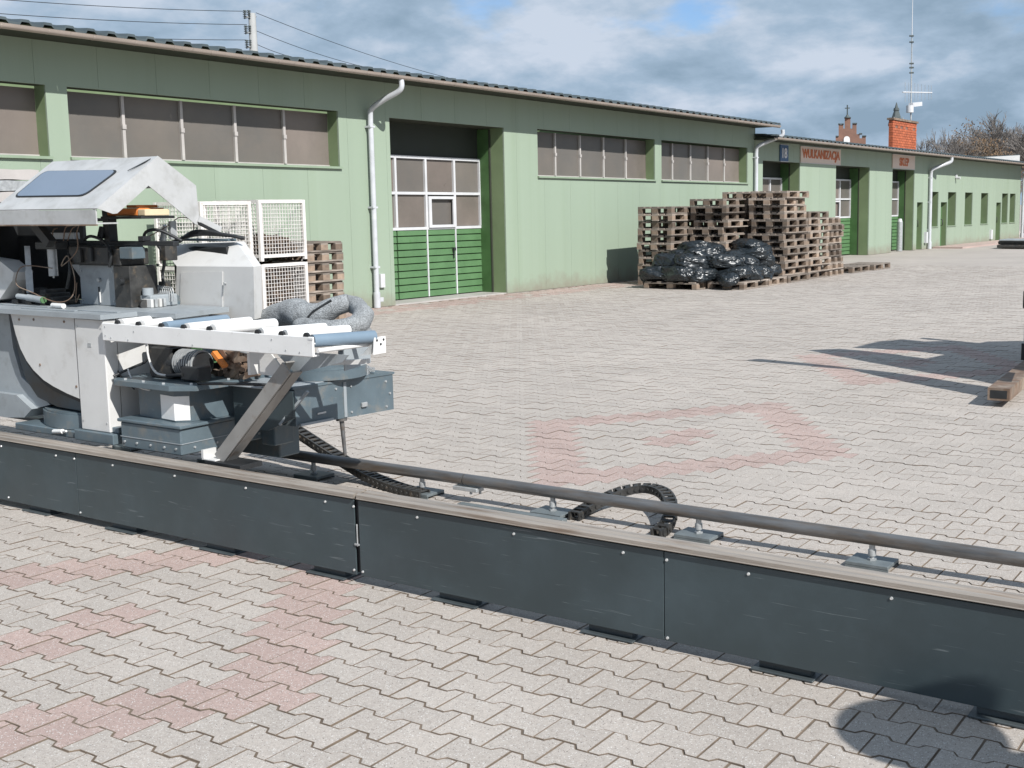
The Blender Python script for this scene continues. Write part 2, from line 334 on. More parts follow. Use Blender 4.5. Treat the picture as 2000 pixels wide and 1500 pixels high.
m_rust = mat('rusty_steel', (0.17, 0.11, 0.075), 0.7, metal=0.1, var=0.3, vscale=7, bump=0.4, bscale=70, col2=(0.30, 0.25, 0.20), c2=(0.45, 0.7), c2scale=6)
m_strut = mat('brown_grey_strut', (0.25, 0.24, 0.225), 0.55, metal=0.1, var=0.15, vscale=6, bump=0.2, col2=(0.16, 0.11, 0.08), c2=(0.55, 0.75), c2scale=9)
m_orange = mat('orange_paint', (0.62, 0.20, 0.045), 0.45, var=0.15)
m_cream = mat('cream_cover', (0.62, 0.50, 0.33), 0.5, var=0.15)
m_glass = mat('smoked_window', (0.16, 0.20, 0.26), 0.06, var=0.05, bump=0.0, spec=0.9)
m_felt = mat('grey_felt_wrap', (0.235, 0.245, 0.25), 0.95, var=0.25, vscale=18, bump=1.0, bscale=110, bdist=0.006, fine=0.45, finescale=220)
m_wood = mat('weathered_pallet_wood', (0.26, 0.218, 0.182), 0.85, var=0.3, vscale=3, bump=0.5, bscale=90, stretch=(1, 1, 6), col2=(0.13, 0.10, 0.08), c2=(0.45, 0.75), c2scale=5, rand=0.42)
m_wood2 = mat('darker_block_wood', (0.21, 0.155, 0.115), 0.85, var=0.35, vscale=8, bump=0.4, rand=0.45)
m_cage = mat('white_painted_wire', (0.66, 0.63, 0.60), 0.5, var=0.12, vscale=10, col2=(0.42, 0.33, 0.27), c2=(0.6, 0.75), c2scale=14)
m_fire = mat('split_firewood', (0.13, 0.085, 0.055), 0.9, var=0.4, vscale=10, bump=0.5, rand=0.3)
m_bag = mat('black_plastic_bag', (0.013, 0.017, 0.020), 0.34, var=0.3, vscale=9, bump=0.5, bscale=9, bdist=0.03, spec=0.6)
m_brickr = mat('red_brick', (0.20, 0.11, 0.08), 0.85, var=0.2, vscale=1.2, bump=0.2)
m_hull = mat('dark_hull_paint', (0.06, 0.078, 0.09), 0.5, var=0.2, vscale=5, col2=(0.06, 0.05, 0.042), c2=(0.45, 0.65), c2scale=3)
m_hood = mat('dirty_white_hood', (0.43, 0.43, 0.425), 0.55, var=0.08, vscale=5, bump=0.1, bscale=50, col2=(0.33, 0.325, 0.31), c2=(0.48, 0.72), c2scale=9, c2detail=12)
m_stone = mat('dark_green_copper', (0.065, 0.08, 0.08), 0.6, var=0.2)
m_conc = mat('concrete_pole', (0.42, 0.42, 0.41), 0.8, var=0.1)
m_bark = mat('grey_bark', (0.20, 0.18, 0.16), 0.9, var=0.3, vscale=2)
m_twig = mat('pale_twigs', (0.20, 0.18, 0.165), 0.9, var=0.3, vscale=2)
m_dry = mat('dry_brown_leaves', (0.13, 0.085, 0.05), 0.9, var=0.5, vscale=1.5)
m_signw = mat('sign_cream', (0.66, 0.53, 0.44), 0.5, var=0.05, coords='World')
m_signo = mat('sign_orange', (0.50, 0.13, 0.035), 0.5, var=0.1, coords='World')
m_signb = mat('sign_blue', (0.02, 0.075, 0.17), 0.4, var=0.05, coords='World')
m_fence = mat('brown_fence_wood', (0.10, 0.075, 0.05), 0.85, var=0.3)
m_grass = mat('dull_grass', (0.06, 0.075, 0.03), 0.95, var=0.4, vscale=0.6, coords='World')

# ------------------------------------------------------------------ the ground and the interlocking pavers
ground = MB().add([(-400, -200, -0.0075), (400, -200, -0.0075), (400, 600, -0.0075), (-400, 600, -0.0075)], [(0, 1, 2, 3)]).build('ground', m_far)
ground['kind'] = 'structure'
paving = structure('paving')
BL, BP = 0.2, 0.13598
A_, B_ = BP/2 + 0.0125, BP/2 - 0.0125
def paver_outline(g):
    a, b, l = A_ - g, B_ - g, BL/2 - g
    s1, s2 = 0.060 + g*0.3, 0.042 + g*0.3
    return [(-l, -a), (-s1, -a), (-s2, -b), (s2, -b), (s1, -a), (l, -a), (l, a), (s1, a), (s2, b), (-s2, b), (-s1, a), (-l, a)]
def paver_geo(lod):
    o0 = paver_outline(0.0023); o1 = paver_outline(0.0040)
    if lod == 0:
        v = [(x, y, -0.016) for x, y in o0] + [(x, y, -0.0016) for x, y in o0] + [(x, y, 0.0) for x, y in o1]
        f = [(i, (i+1) % 12, 12+(i+1) % 12, 12+i) for i in range(12)] + [(12+i, 12+(i+1) % 12, 24+(i+1) % 12, 24+i) for i in range(12)]
        t = 24
    else:
        o0 = paver_outline(0.0019)
        v = [(x, y, -0.016) for x, y in o0] + [(x, y, 0.0) for x, y in o0]
        f = [(i, (i+1) % 12, 12+(i+1) % 12, 12+i) for i in range(12)]; t = 12
    q = [(0, 1, 10, 11), (1, 2, 9, 10), (2, 3, 8, 9), (3, 4, 7, 8), (4, 5, 6, 7)]
    f += [tuple(t+i for i in x) for x in q]
    return np.array(v), np.array(f)
def in_view(x, y, mx=0.06):
    d = np.stack([x - CAM[0], y - CAM[1], np.full_like(x, -CAM[2])], -1)
    z = d @ FW; px = PPX + F_PX * (d @ RT) / np.maximum(z, 1e-3); py = PPY - F_PX * (d @ UP) / np.maximum(z, 1e-3)
    return z, px, py
rows = np.arange(-20, 270); allp = []
for r in rows:                                # lattice measured from the photograph: rows run along x, half-brick bond
    k = np.arange(-95, 40); x = 0.2*k + 0.1*((-r) % 2) + 0.1; y = np.full_like(x, BP*r, dtype=float)
    allp.append(np.stack([x, y], -1))
P = np.concatenate(allp)
wallx = -11.45 + 0.036*P[:, 1]
dist = np.hypot(P[:, 0]-CAM[0], P[:, 1]-CAM[1])
vz, vpx, vpy = in_view(P[:, 0], P[:, 1])
keep = (P[:, 0] > wallx + 0.12) & (vz > 0.3) & (vpx > -450) & (vpx < 2450) & (vpy < 2300) & (dist < 36) & (P[:, 1] < 27.44)
near = (dist < 7.0) & (P[:, 0] > -7) & (P[:, 1] > -3.5)
keep |= near & (vz > -1)
P = P[keep]; dist = dist[keep]; vpx = vpx[keep]; vpy = vpy[keep]; vz = vz[keep]
# red pavers: diamond rings, two bricks wide, with a red knot in the middle; and a red belt along the wall
def ring(x, y, cx, cy):
    d = np.abs(x-cx)/0.1 + np.abs(y-cy)/BP
    return (9.5 < d) & (d < 12.5) | (d < 2.5) & (d > .5) & (np.abs(y-cy) > .05) | (d < .5)
red = np.zeros(len(P), bool)
for cx, cy in ((-1.2, 27*BP), (-1.4, -7*BP), (-1.0, 61*BP)):
    red |= ring(P[:, 0], P[:, 1], cx, cy)
rng = np.random.default_rng(3)
wd = P[:, 0] - (-11.45 + 0.036*P[:, 1])
red |= (wd < 1.05) & (rng.random(len(P)) < 0.82)
mesh0 = {}
def paver_mesh(lod, m):
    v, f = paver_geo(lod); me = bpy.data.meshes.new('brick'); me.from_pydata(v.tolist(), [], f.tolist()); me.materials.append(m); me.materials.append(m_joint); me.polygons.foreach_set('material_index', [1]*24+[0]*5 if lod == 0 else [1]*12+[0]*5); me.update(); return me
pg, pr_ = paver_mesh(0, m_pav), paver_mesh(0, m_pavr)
vis = (vpx > -20) & (vpx < 2020) & (vpy > 0) & (vpy < 1520) & (vz > 0)
order = np.argsort(np.where(vis, dist, 1e9))
single = order[:300]; smask = np.zeros(len(P), bool); smask[single] = True
for i in single:
    o = bpy.data.objects.new('brick', pr_ if red[i] else pg); COL.objects.link(o); o.parent = paving
    o.location = (P[i, 0] + random.uniform(-.0008, .0008), P[i, 1] + random.uniform(-.0008, .0008), random.uniform(-.0016, .0016))
    o.rotation_euler = (random.uniform(-.006, .006), random.uniform(-.006, .006), random.uniform(-.004, .004))
def mass_pavers(idx, lod, name):
    v, f = paver_geo(lod); n = len(idx); nv, nf = len(v), len(f)
    tilt = rng.normal(0, 0.005, (n, 2)); dz = rng.uniform(-.0018, .0018, n) - 0.0
    V = np.repeat(v[None], n, 0).copy()
    V[:, :, 2] += tilt[:, None, 0]*v[None, :, 0] + tilt[:, None, 1]*v[None, :, 1] + dz[:, None]
    V[:, :, 0] += P[idx, 0][:, None] + rng.uniform(-.0008, .0008, n)[:, None]; V[:, :, 1] += P[idx, 1][:, None]
    Fc = f[None] + (np.arange(n)*nv)[:, None, None]
    me = bpy.data.meshes.new(name); me.vertices.add(n*nv); me.loops.add(n*nf*4); me.polygons.add(n*nf)
    me.vertices.foreach_set('co', V.reshape(-1)); me.loops.foreach_set('vertex_index', Fc.reshape(-1).astype(np.int32))
    me.polygons.foreach_set('loop_start', np.arange(0, n*nf*4, 4, dtype=np.int32))
    try: me.polygons.foreach_set('loop_total', np.full(n*nf, 4, dtype=np.int32))
    except Exception: pass
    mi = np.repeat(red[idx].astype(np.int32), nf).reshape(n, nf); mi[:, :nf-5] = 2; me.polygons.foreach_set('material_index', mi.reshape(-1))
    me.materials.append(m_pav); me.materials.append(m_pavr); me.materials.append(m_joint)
    at = me.attributes.new('shade', 'FLOAT', 'POINT'); at.data.foreach_set('value', np.repeat(rng.random(n), nv).astype(np.float32))
    me.update(calc_edges=True); me.validate(); me.polygons.foreach_set('use_smooth', [False]*len(me.polygons)); me.update()
    o = bpy.data.objects.new(name, me); COL.objects.link(o); o.parent = paving; o['kind'] = 'stuff'; return o
rest = np.where(~smask)[0]
mass_pavers(np.where(~smask & (dist < 6.5))[0], 0, 'bricks')
mass_pavers(np.where(~smask & (dist >= 6.5))[0], 1, 'distant_bricks')
# sand bed under the pavers (stops where the pavers stop)
bed = MB()
hull = [(-11.4, -3.5), (6.0, -5.4), (7.5, 3.0), (6.2, 27.42), (-10.4, 27.42)]
bed.add([(x, y, -0.0035) for x, y in hull], [tuple(range(len(hull)))]).build('sand_bed', m_joint)['kind'] = 'structure'

# ------------------------------------------------------------------ the long green buildings
T_ = Vector((0.036, 1, 0)).normalized(); N_ = Vector((T_.y, -T_.x, 0)); O_ = Vector((-11.45, 0, 0))
def Pm(u, n, z): return (O_ + T_*u + N_*n + Vector((0, 0, z*(1 - 0.0024*(u-5.8)))))[:]
def Ps(u, n, z): return (O_ + T_*u + N_*n + Vector((0, 0, z*(1 - 0.0017*(u-25.1)))))[:]
def wbox(mb, Pf, u0, u1, n0, n1, z0, z1):
    return mb.hexa([Pf(u0, n0, z0), Pf(u1, n0, z0), Pf(u1, n1, z0), Pf(u0, n1, z0), Pf(u0, n0, z1), Pf(u1, n0, z1), Pf(u1, n1, z1), Pf(u0, n1, z1)])
def cladding(parent, Pf, u0, u1, z1, ops, pitch, first, m, name='cladding_panel'):
    """one object per cladding panel, cut round the openings (list of u0,u1,z0,z1)"""
    e = [u0]; s = first
    while s < u1 - 0.05:
        if s > u0 + 0.05: e.append(s)
        s += pitch
    e.append(u1)
    for a, b in zip(e[:-1], e[1:]):
        ga, gb = a + 0.0016, b - 0.0016
        us = sorted({ga, gb} | {x for o in ops for x in o[:2] if ga < x < gb})
        zs = sorted({0.0, z1} | {x for o in ops for x in o[2:] if 0 < x < z1})
        mb = MB(); solid = {}
        for i in range(len(us)-1):
            for j in range(len(zs)-1):
                uc, zc_ = (us[i]+us[i+1])/2, (zs[j]+zs[j+1])/2
                solid[i, j] = not any(o[0] < uc < o[1] and o[2] < zc_ < o[3] for o in ops)
        D = 0.035
        for (i, j), s_ in solid.items():
            if not s_: continue
            A, B, C, Dd = us[i], us[i+1], zs[j], zs[j+1]
            mb.add([Pf(A, 0, C), Pf(B, 0, C), Pf(B, 0, Dd), Pf(A, 0, Dd)], [(0, 1, 2, 3)])
            for (di, dj, q) in ((-1, 0, (A, C, A, Dd)), (1, 0, (B, Dd, B, C)), (0, -1, (B, C, A, C)), (0, 1, (A, Dd, B, Dd))):
                if not solid.get((i+di, j+dj), False):
                    mb.add([Pf(q[0], 0, q[1]), Pf(q[0], -D, q[1]), Pf(q[2], -D, q[3]), Pf(q[2], 0, q[3])], [(0, 1, 2, 3)])
        if mb.f: mb.build(name, m, parent, fix=False)
    # backing behind the joints
    us = sorted({u0, u1} | {x for o in ops for x in o[:2] if u0 < x < u1}); zs = sorted({0.0, z1} | {x for o in ops for x in o[2:] if 0 < x < z1})
    mb = MB()
    for i in range(len(us)-1):
        for j in range(len(zs)-1):
            uc, zc_ = (us[i]+us[i+1])/2, (zs[j]+zs[j+1])/2
            if not any(o[0] < uc < o[1] and o[2] < zc_ < o[3] for o in ops):
                mb.add([Pf(us[i], -.036, zs[j]), Pf(us[i+1], -.036, zs[j]), Pf(us[i+1], -.036, zs[j+1]), Pf(us[i], -.036, zs[j+1])], [(0, 1, 2, 3)])
    mb.build('wall_core', m_green, parent, fix=False)
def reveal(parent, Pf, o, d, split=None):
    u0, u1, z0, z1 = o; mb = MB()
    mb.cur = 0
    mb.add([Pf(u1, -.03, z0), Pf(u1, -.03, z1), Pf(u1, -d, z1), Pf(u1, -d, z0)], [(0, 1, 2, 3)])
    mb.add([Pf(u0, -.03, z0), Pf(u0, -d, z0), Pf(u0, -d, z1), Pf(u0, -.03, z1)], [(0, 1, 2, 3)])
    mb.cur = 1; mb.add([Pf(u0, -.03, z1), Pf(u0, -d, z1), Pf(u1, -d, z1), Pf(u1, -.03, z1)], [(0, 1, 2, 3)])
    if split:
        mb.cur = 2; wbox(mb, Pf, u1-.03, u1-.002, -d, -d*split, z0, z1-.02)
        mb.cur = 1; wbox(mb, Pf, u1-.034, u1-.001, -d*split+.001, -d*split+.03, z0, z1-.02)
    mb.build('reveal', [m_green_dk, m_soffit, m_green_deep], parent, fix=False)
def roof_sheets(parent, Pf, u0, u1, n0, z0, depth, slope, pitch=0.28):
    waves = 4; u = u0
    while u < u1 - 0.02:
        ue = min(u + pitch*waves, u1); mb = MB(); prof = []; x = u
        while x < ue - 0.01:
            prof += [(x, 0.0), (x+pitch*0.10, 0.045), (x+pitch*0.42, 0.045), (x+pitch*0.55, 0.004)]; x += pitch
        prof.append((ue, 0.0))
        prof = [p for p in prof if p[0] <= ue + 1e-6]
        ns = [0, 0.35, 0.352, 0.70, 0.702, 1.05, depth]; rise = [0.012, 0, 0.012, 0, 0.012, 0, 0]
        n = len(prof); vs = []
        for nn, rr in zip(ns, rise):
            for (a, h) in prof: vs.append(Pf(a, n0-nn, z0 + nn*math.tan(slope) + h + rr))
        fs = []
        for k in range(len(ns)-1):
            for i in range(n-1): fs.append((k*n+i, k*n+i+1, (k+1)*n+i+1, (k+1)*n+i))
        mb.add(vs, fs)
        # front lip
        vs2 = [Pf(a, n0, z0+h+.012) for a, h in prof] + [Pf(a, n0, z0+h-.02) for a, h in prof]
        mb.add(vs2, [(i, i+1, n+i+1, n+i) for i in range(n-1)])
        mb.build('roof_sheet', m_roof, parent, fix=False); u = ue
def gutter(parent, Pf, u0, u1, n, z, r=0.052):
    prof = [(math.cos(a)*r, -math.sin(a)*r*0.95) for a in np.linspace(0, math.pi, 9)]
    prof = [(r*1.12, 0.012)] + prof
    steps = np.arange(u0, u1+.01, 1.75); steps = list(steps) + ([u1] if u1-steps[-1] > .2 else [])
    for a, b in zip(steps[:-1], steps[1:]):
        mb = MB(); k = len(prof)
        vs = [Pf(a, n+p[0], z+p[1]) for p in prof] + [Pf(b-.004, n+p[0], z+p[1]) for p in prof]
        vs += [Pf(a, n+p[0]*.93, z+p[1]*.93) for p in prof] + [Pf(b-.004, n+p[0]*.93, z+p[1]*.93) for p in prof]
        fs = [(i, i+1, k+i+1, k+i) for i in range(k-1)] + [(2*k+i, 3*k+i, 3*k+i+1, 2*k+i+1) for i in range(k-1)]
        mb.add(vs, fs, True)
        for q in np.arange(a+.3, b, .58):
            mb.add([Pf(q, n+p[0]*1.05, z+p[1]*1.07) for p in prof] + [Pf(q+.02, n+p[0]*1.05, z+p[1]*1.07) for p in prof], [(i, i+1, k+i+1, k+i) for i in range(k-1)])
        mb.build('gutter_length', m_gutter, parent, fix=False)
def downpipe(parent, Pf, u, ztop, n_g, r=0.042, zb=0.12, du=0.10):
    path = smooth_path([Pf(u+du+.05, n_g, ztop), Pf(u+du+.04, n_g-.02, ztop-.16), Pf(u+du*.6, n_g*.55, ztop-.30), Pf(u, .13, ztop-.44), Pf(u, .085, ztop-.58), Pf(u, .085, ztop-.9)], 5)
    mb = MB().tube(path + [Vector(Pf(u, .085, zb))], r, 12)
    mb.build('downpipe', m_pipe, parent, fix=False)
    mb = MB().cyl(Pf(u, .085, 0.0), Pf(u, .085, zb+.14), r*1.3, 12); wbox(mb, Pf, u-.02, u+.12, .05, .12, .1, .17); mb.build('pipe_boot', m_pipe, parent, fix=False)
    for z in (zb+.55, zb+1.55, ztop-.75):
        mb = MB(); wbox(mb, Pf, u-.055, u+.055, .0, .13, z, z+.03); mb.build('pipe_clip', m_pipe, parent, fix=False)

# ---- main hall
hall = thing('workshop_hall', 'long tall light green workshop hall with ribbon windows and dark overhanging roof', 'building', Pm(10, -4, 0))
W = [(0.85, 5.50, 2.345, 3.235), (5.79, 10.43, 2.345, 3.235), (15.66, 20.03, 2.30, 3.235), (20.31, 24.55, 2.30, 3.235)]
G1 = (11.58, 14.62, 0.0, 3.20)
cladding(hall, Pm, -3, 24.95, 3.78, W + [G1], 0.875, -1.635, m_green)
# window bands
def ribbon(o, n_p, d, lights):
    reveal(hall, Pm, o, d)
    u0, u1, z0, z1 = o
    mb = MB(); wbox(mb, Pm, u0-.02, u1+.02, -d, .045, z0-.035, z0); mb.build('sill', m_sill, hall, fix=False)
    wdt = (u1-u0)/n_p
    fr = MB(); wbox(fr, Pm, u0, u1, -d-.03, -d+.015, z0, z0+.03)
    fr.build('window_frame', m_mull, hall, fix=False)
    for k in range(n_p):
        a = u0+wdt*k; pane = MB(); 
        pane.add([Pm(a, -d, z0+.03), Pm(a+wdt, -d, z0+.03), Pm(a+wdt, -d-.004, (z0+z1)/2), Pm(a+wdt, -d, z1-.03), Pm(a, -d, z1-.03), Pm(a, -d-.004, (z0+z1)/2)], [(0, 1, 2, 5), (5, 2, 3, 4)])
        pane.build('pane', m_pane_lt if k in lights else m_pane, hall, fix=False)
        if k: b2 = MB(); wbox(b2, Pm, a-.022, a+.022, -d, -d+.04, z0+.03, z1-.03); wbox(b2, Pm, a-.028, a+.028, -d+.03, -d+.055, (z0+z1)/2-.03, (z0+z1)/2+.03); b2.build('mullion', m_mull, hall, fix=False)
ribbon(W[0], 5, .25, (4,)); ribbon(W[1], 5, .25, (4,)); ribbon(W[2], 5, .25, (4,)); ribbon(W[3], 5, .25, (3, 4))
# gates
def gate(parent, Pf, o, d, cols, zt, zm, zg, wicket, hz, nr=10):
    u0, u1, z0, z1 = o
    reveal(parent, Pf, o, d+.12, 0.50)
    mb = MB(); wbox(mb, Pf, u0, u1, -d-.12, -d-.04, zt, z1); mb.build('lintel_shade_panel', m_lintel_shade, parent, fix=False)  # wall above the glazing, its recess shade painted in
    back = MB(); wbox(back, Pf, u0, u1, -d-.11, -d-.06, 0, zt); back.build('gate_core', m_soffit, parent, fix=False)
    gf = MB()
    for z in (zt-.05, zm-.03, zg-.025): wbox(gf, Pf, u0, u1, -d-.055, -d+.012, z, z+.05)
    for c in cols[:-1]: wbox(gf, Pf, c-.025, c+.025, -d-.055, -d+.016, zg+.026, zt-.051)
    wbox(gf, Pf, u1-.05, u1, -d-.055, -d+.016, zg+.026, zt-.051)
    for c in cols[1:-1]: wbox(gf, Pf, c-.014, c+.014, -d-.03, -d+.012, 0.03, zg-.027)
    gf.build('gate_frame', m_white, parent, fix=False)
    e = [u0] + list(cols)
    for i in range(len(e)-1):
        a, b = e[i]+.026, e[i+1]-.026
        for (za_, zb_) in ((zg+.03, zm-.035), (zm+.025, zt-.055)):
            p = MB(); wbox(p, Pf, a, b, -d-.05, -d-.03, za_, zb_); p.build('pane', m_pane_lt if (i+int(za_ > 1.9)) % 2 else m_pane, parent, fix=False)
    hs = (zg-.03)/nr
    for i in range(len(e)-1):
        for k in range(nr):
            z = .02 + k*hs; s = MB(); a, b = e[i]+.016, e[i+1]-.016
            s.hexa([Pf(a, -d-.03, z+.004), Pf(b, -d-.03, z+.004), Pf(b, -d+.002, z+.014), Pf(a, -d+.002, z+.014),
                    Pf(a, -d-.03, z+hs-.006), Pf(b, -d-.03, z+hs-.006), Pf(b, -d-.004, z+hs-.010), Pf(a, -d-.004, z+hs-.010)])
            s.build('gate_slat', m_green_gate, parent, fix=False)
    if wicket:
        a, b, wz0, wz1 = wicket; f = MB()
        wbox(f, Pf, a, b, -d+.018, -d+.045, wz1, wz1+.05); wbox(f, Pf, a, b, -d+.018, -d+.045, wz0-.05, wz0)
        wbox(f, Pf, a, a+.07, -d+.018, -d+.045, wz0, wz1); wbox(f, Pf, b-.07, b, -d+.018, -d+.045, wz0, wz1)
        dr = f.build('wicket_window', m_white, parent, fix=False)
        hb = MB(); wbox(hb, Pf, b-.09, b-.03, -d+.018, -d+.05, hz, hz+.06); wbox(hb, Pf, b-.075, b-.055, -d+.016, -d+.03, hz-.14, hz); hb.build('handle', m_black, parent, fix=False)
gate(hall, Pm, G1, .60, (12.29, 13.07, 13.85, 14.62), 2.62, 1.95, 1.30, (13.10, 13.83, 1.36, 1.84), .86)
thr = MB(); wbox(thr, Pm, 11.58, 14.62, -.7, -.02, -.02, .012); thr.build('threshold', m_mull, hall, fix=False)
# roof
roof_sheets(hall, Pm, -3.3, 25.05, 0.70, 3.83, 7.0, R(7))
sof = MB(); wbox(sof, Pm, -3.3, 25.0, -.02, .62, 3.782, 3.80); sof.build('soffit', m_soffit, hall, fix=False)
gutter(hall, Pm, -3.3, 25.0, .675, 3.80)
downpipe(hall, Pm, 11.06, 3.75, .66, .045, du=.10)
downpipe(hall, Pm, 24.88, 3.72, .66, .05, du=.30)
gb = MB(); wbox(gb, Pm, 24.94, 24.98, -8, 0, 0, 3.78); gb.prism([Pm(24.94, 0, 3.78), Pm(24.94, -7, 4.65), Pm(24.94, -8, 3.78)], T_*.04); gb.build('gable_end', m_green_dk, hall)
rb = MB(); wbox(rb, Pm, -3.3, 25.0, -8, -7.95, 0, 4.6); rb.build('rear_wall', m_green_dk, hall)
mb = MB(); wbox(mb, Pm, 11.20, 11.30, 0.0, .05, .33, .56); mb.build('junction_box', m_white, hall)

# ---- lower row
low = thing('low_workshop', 'low light green workshop row with deep gateways and narrow windows', 'building', Ps(38, -3, 0))
D = [(25.42, 27.72, 0, 2.79), (30.22, 32.86, 0, 2.79), (34.84, 36.92, 0, 2.79)]
SD = [(37.24, 37.82, 0, 1.68), (39.74, 40.44, 0, 1.68), (46.66, 47.34, 0, 1.66)]
SW = [(38.52, 39.46, .79, 2.06), (40.52, 41.46, .79, 2.06), (42.52, 43.46, .79, 2.06), (44.56, 45.50, .79, 2.05), (47.46, 48.32, .78, 2.05), (48.62, 49.46, .78, 2.05)]
cladding(low, Ps, 24.98, 50.2, 3.30, D+SD+SW, 0.875, 25.55, m_green)
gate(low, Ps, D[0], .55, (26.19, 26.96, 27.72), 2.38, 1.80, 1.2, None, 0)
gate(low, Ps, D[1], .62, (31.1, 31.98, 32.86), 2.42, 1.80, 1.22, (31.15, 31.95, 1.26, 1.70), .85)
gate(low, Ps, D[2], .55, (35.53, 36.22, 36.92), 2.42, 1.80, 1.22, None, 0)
for o in SD:
    reveal(low, Ps, o, .22)
    mb = MB(); wbox(mb, Ps, o[0], o[1], -.26, -.20, 0, o[3]); d_ = mb.build('door', m_green_gate, low, fix=False)
    mb = MB().tube([Ps(o[1]-.12, -.195, .80), Ps(o[1]-.12, -.12, .82), Ps(o[1]-.12, -.12, 1.02), Ps(o[1]-.12, -.195, 1.04)], .016, 6); mb.build('handle', m_black, d_, fix=False)
for o in SW:
    reveal(low, Ps, o, .30)
    mb = MB(); wbox(mb, Ps, o[0], o[1], -.34, -.30, o[2], o[3]); wf = mb.build('window_frame', m_green_gate, low, fix=False)
    mb = MB(); wbox(mb, Ps, o[0]+.08, o[1]-.08, -.30, -.29, o[2]+.07, o[3]-.07); mb.build('pane', m_black, wf, fix=False)
    mb = MB(); wbox(mb, Ps, o[0]-.02, o[1]+.02, -.3, .03, o[2]-.03, o[2]); mb.build('sill', m_sill, low, fix=False)
roof_sheets(low, Ps, 24.9, 50.6, 0.66, 3.36, 6.5, R(5))
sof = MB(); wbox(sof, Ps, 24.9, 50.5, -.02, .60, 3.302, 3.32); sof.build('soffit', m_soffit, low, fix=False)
gutter(low, Ps, 24.9, 50.5, .64, 3.33)
downpipe(low, Ps, 38.35, 3.29, .62, .06, du=.5)
downpipe(low, Ps, 50.35, 3.29, .62, .06, du=.3)
mb = MB(); wbox(mb, Ps, 38.0, 38.16, .0, .10, .22, .62); wbox(mb, Ps, 45.82, 46.02, .0, .08, .13, .52); mb.build('meter_box', m_white, low)
mb = MB(); wbox(mb, Ps, 50.16, 50.2, -7, 0, 0, 3.3); mb.build('gable_end', m_green_dk, low)
mb = MB(); wbox(mb, Ps, 25, 50.2, -7, -6.95, 0, 3.8); mb.build('rear_wall', m_green_dk, low)
mb = MB().cyl(Ps(41.3, .05, 2.60), Ps(41.3, .18, 2.60), .05, 8); wbox(mb, Ps, 41.24, 41.36, 0, .06, 2.60, 2.72); mb.build('wall_lamp', m_white, low)
# old paving strip and low kerb at the far base of the wall
mb = MB(); wbox(mb, Ps, 38.9, 50.6, .02, 1.1, -.02, .055); kb = mb.build('pavement', m_pavr); kb['kind'] = 'structure'

# ---- lettering helper
def lettering(text, parent, Pf, uc, zc_, wdt, hgt, n, m):
    cu = bpy.data.curves.new(text, 'FONT'); cu.body = text; cu.align_x = 'LEFT'; cu.extrude = 0.01; cu.resolution_u = 3
    cu.offset = 0.03
    o = bpy.data.objects.new('tmp', cu); COL.objects.link(o)
    dg = bpy.context.evaluated_depsgraph_get(); me = bpy.data.meshes.new_from_object(o.evaluated_get(dg))
    vs = np.array([v.co[:] for v in me.vertices]); mn = vs.min(0); mx = vs.max(0)
    mb = MB()
    out = []
    for v in vs:
        a = (v[0]-mn[0])/(mx[0]-mn[0]); h = (v[1]-mn[1])/(mx[1]-mn[1]); dd = (v[2]-mn[2])/(mx[2]-mn[2]+1e-9)
        out.append(Pf(uc - wdt/2 + a*wdt, n + dd*.012, zc_ - hgt/2 + h*hgt))
    mb.add(out, [tuple(p.vertices) for p in me.polygons])
    bpy.data.objects.remove(o); bpy.data.curves.remove(cu); bpy.data.meshes.remove(me)
    return mb.build('lettering', m, parent, fix=False)
def sign(name, label, u0, u1, z0, z1, mface, text, mt, wfrac, hfrac):
    t = thing(name, label, 'sign', Ps((u0+u1)/2, .02, z0))
    mb = MB(); wbox(mb, Ps, u0, u1, .003, .035, z0, z1); mb.build('board', mface, t, fix=False)
    fr = MB()
    for a, b, c, d in ((u0, u1, z0-.012, z0-.0005), (u0, u1, z1+.0005, z1+.012)): wbox(fr, Ps, a, b, .0, .045, c, d)
    fr.build('frame', m_white, t, fix=False)
    lettering(text, t, Ps, (u0+u1)/2, (z0+z1)/2, (u1-u0)*wfrac, (z1-z0)*hfrac, .036, mt)
    return t
sign('vulcanising_sign', 'long cream sign with tall orange letters WULKANIZACJA above gateway', 27.70, 30.48, 2.80, 3.25, m_signw, 'WULKANIZACJA', m_signo, .94, .74)
sign('shop_sign', 'small cream sign reading SKLEP below the brick chimney', 34.76, 36.84, 2.82, 3.27, m_signw, 'SKLEP', m_signo, .42, .62)
sign('house_number', 'small blue house number plate reading 18 near the gateway', 26.40, 26.90, 2.80, 3.24, m_signb, '18', m_white, .6, .62)

# standing pipe by the third gateway
t = thing('gas_cylinder', 'tall grey cylinder with white cap standing in third gateway', 'gas cylinder', Ps(36.25, -.2, 0))
MB().cyl(Ps(36.15, -.2, 0), Ps(36.15, -.2, 1.02), .10, 16).build('body', m_galv, t)
MB().cyl(Ps(36.15, -.2, 1.02), Ps(36.15, -.2, 1.12), .085, 12, .06).build('cap', m_white, t)
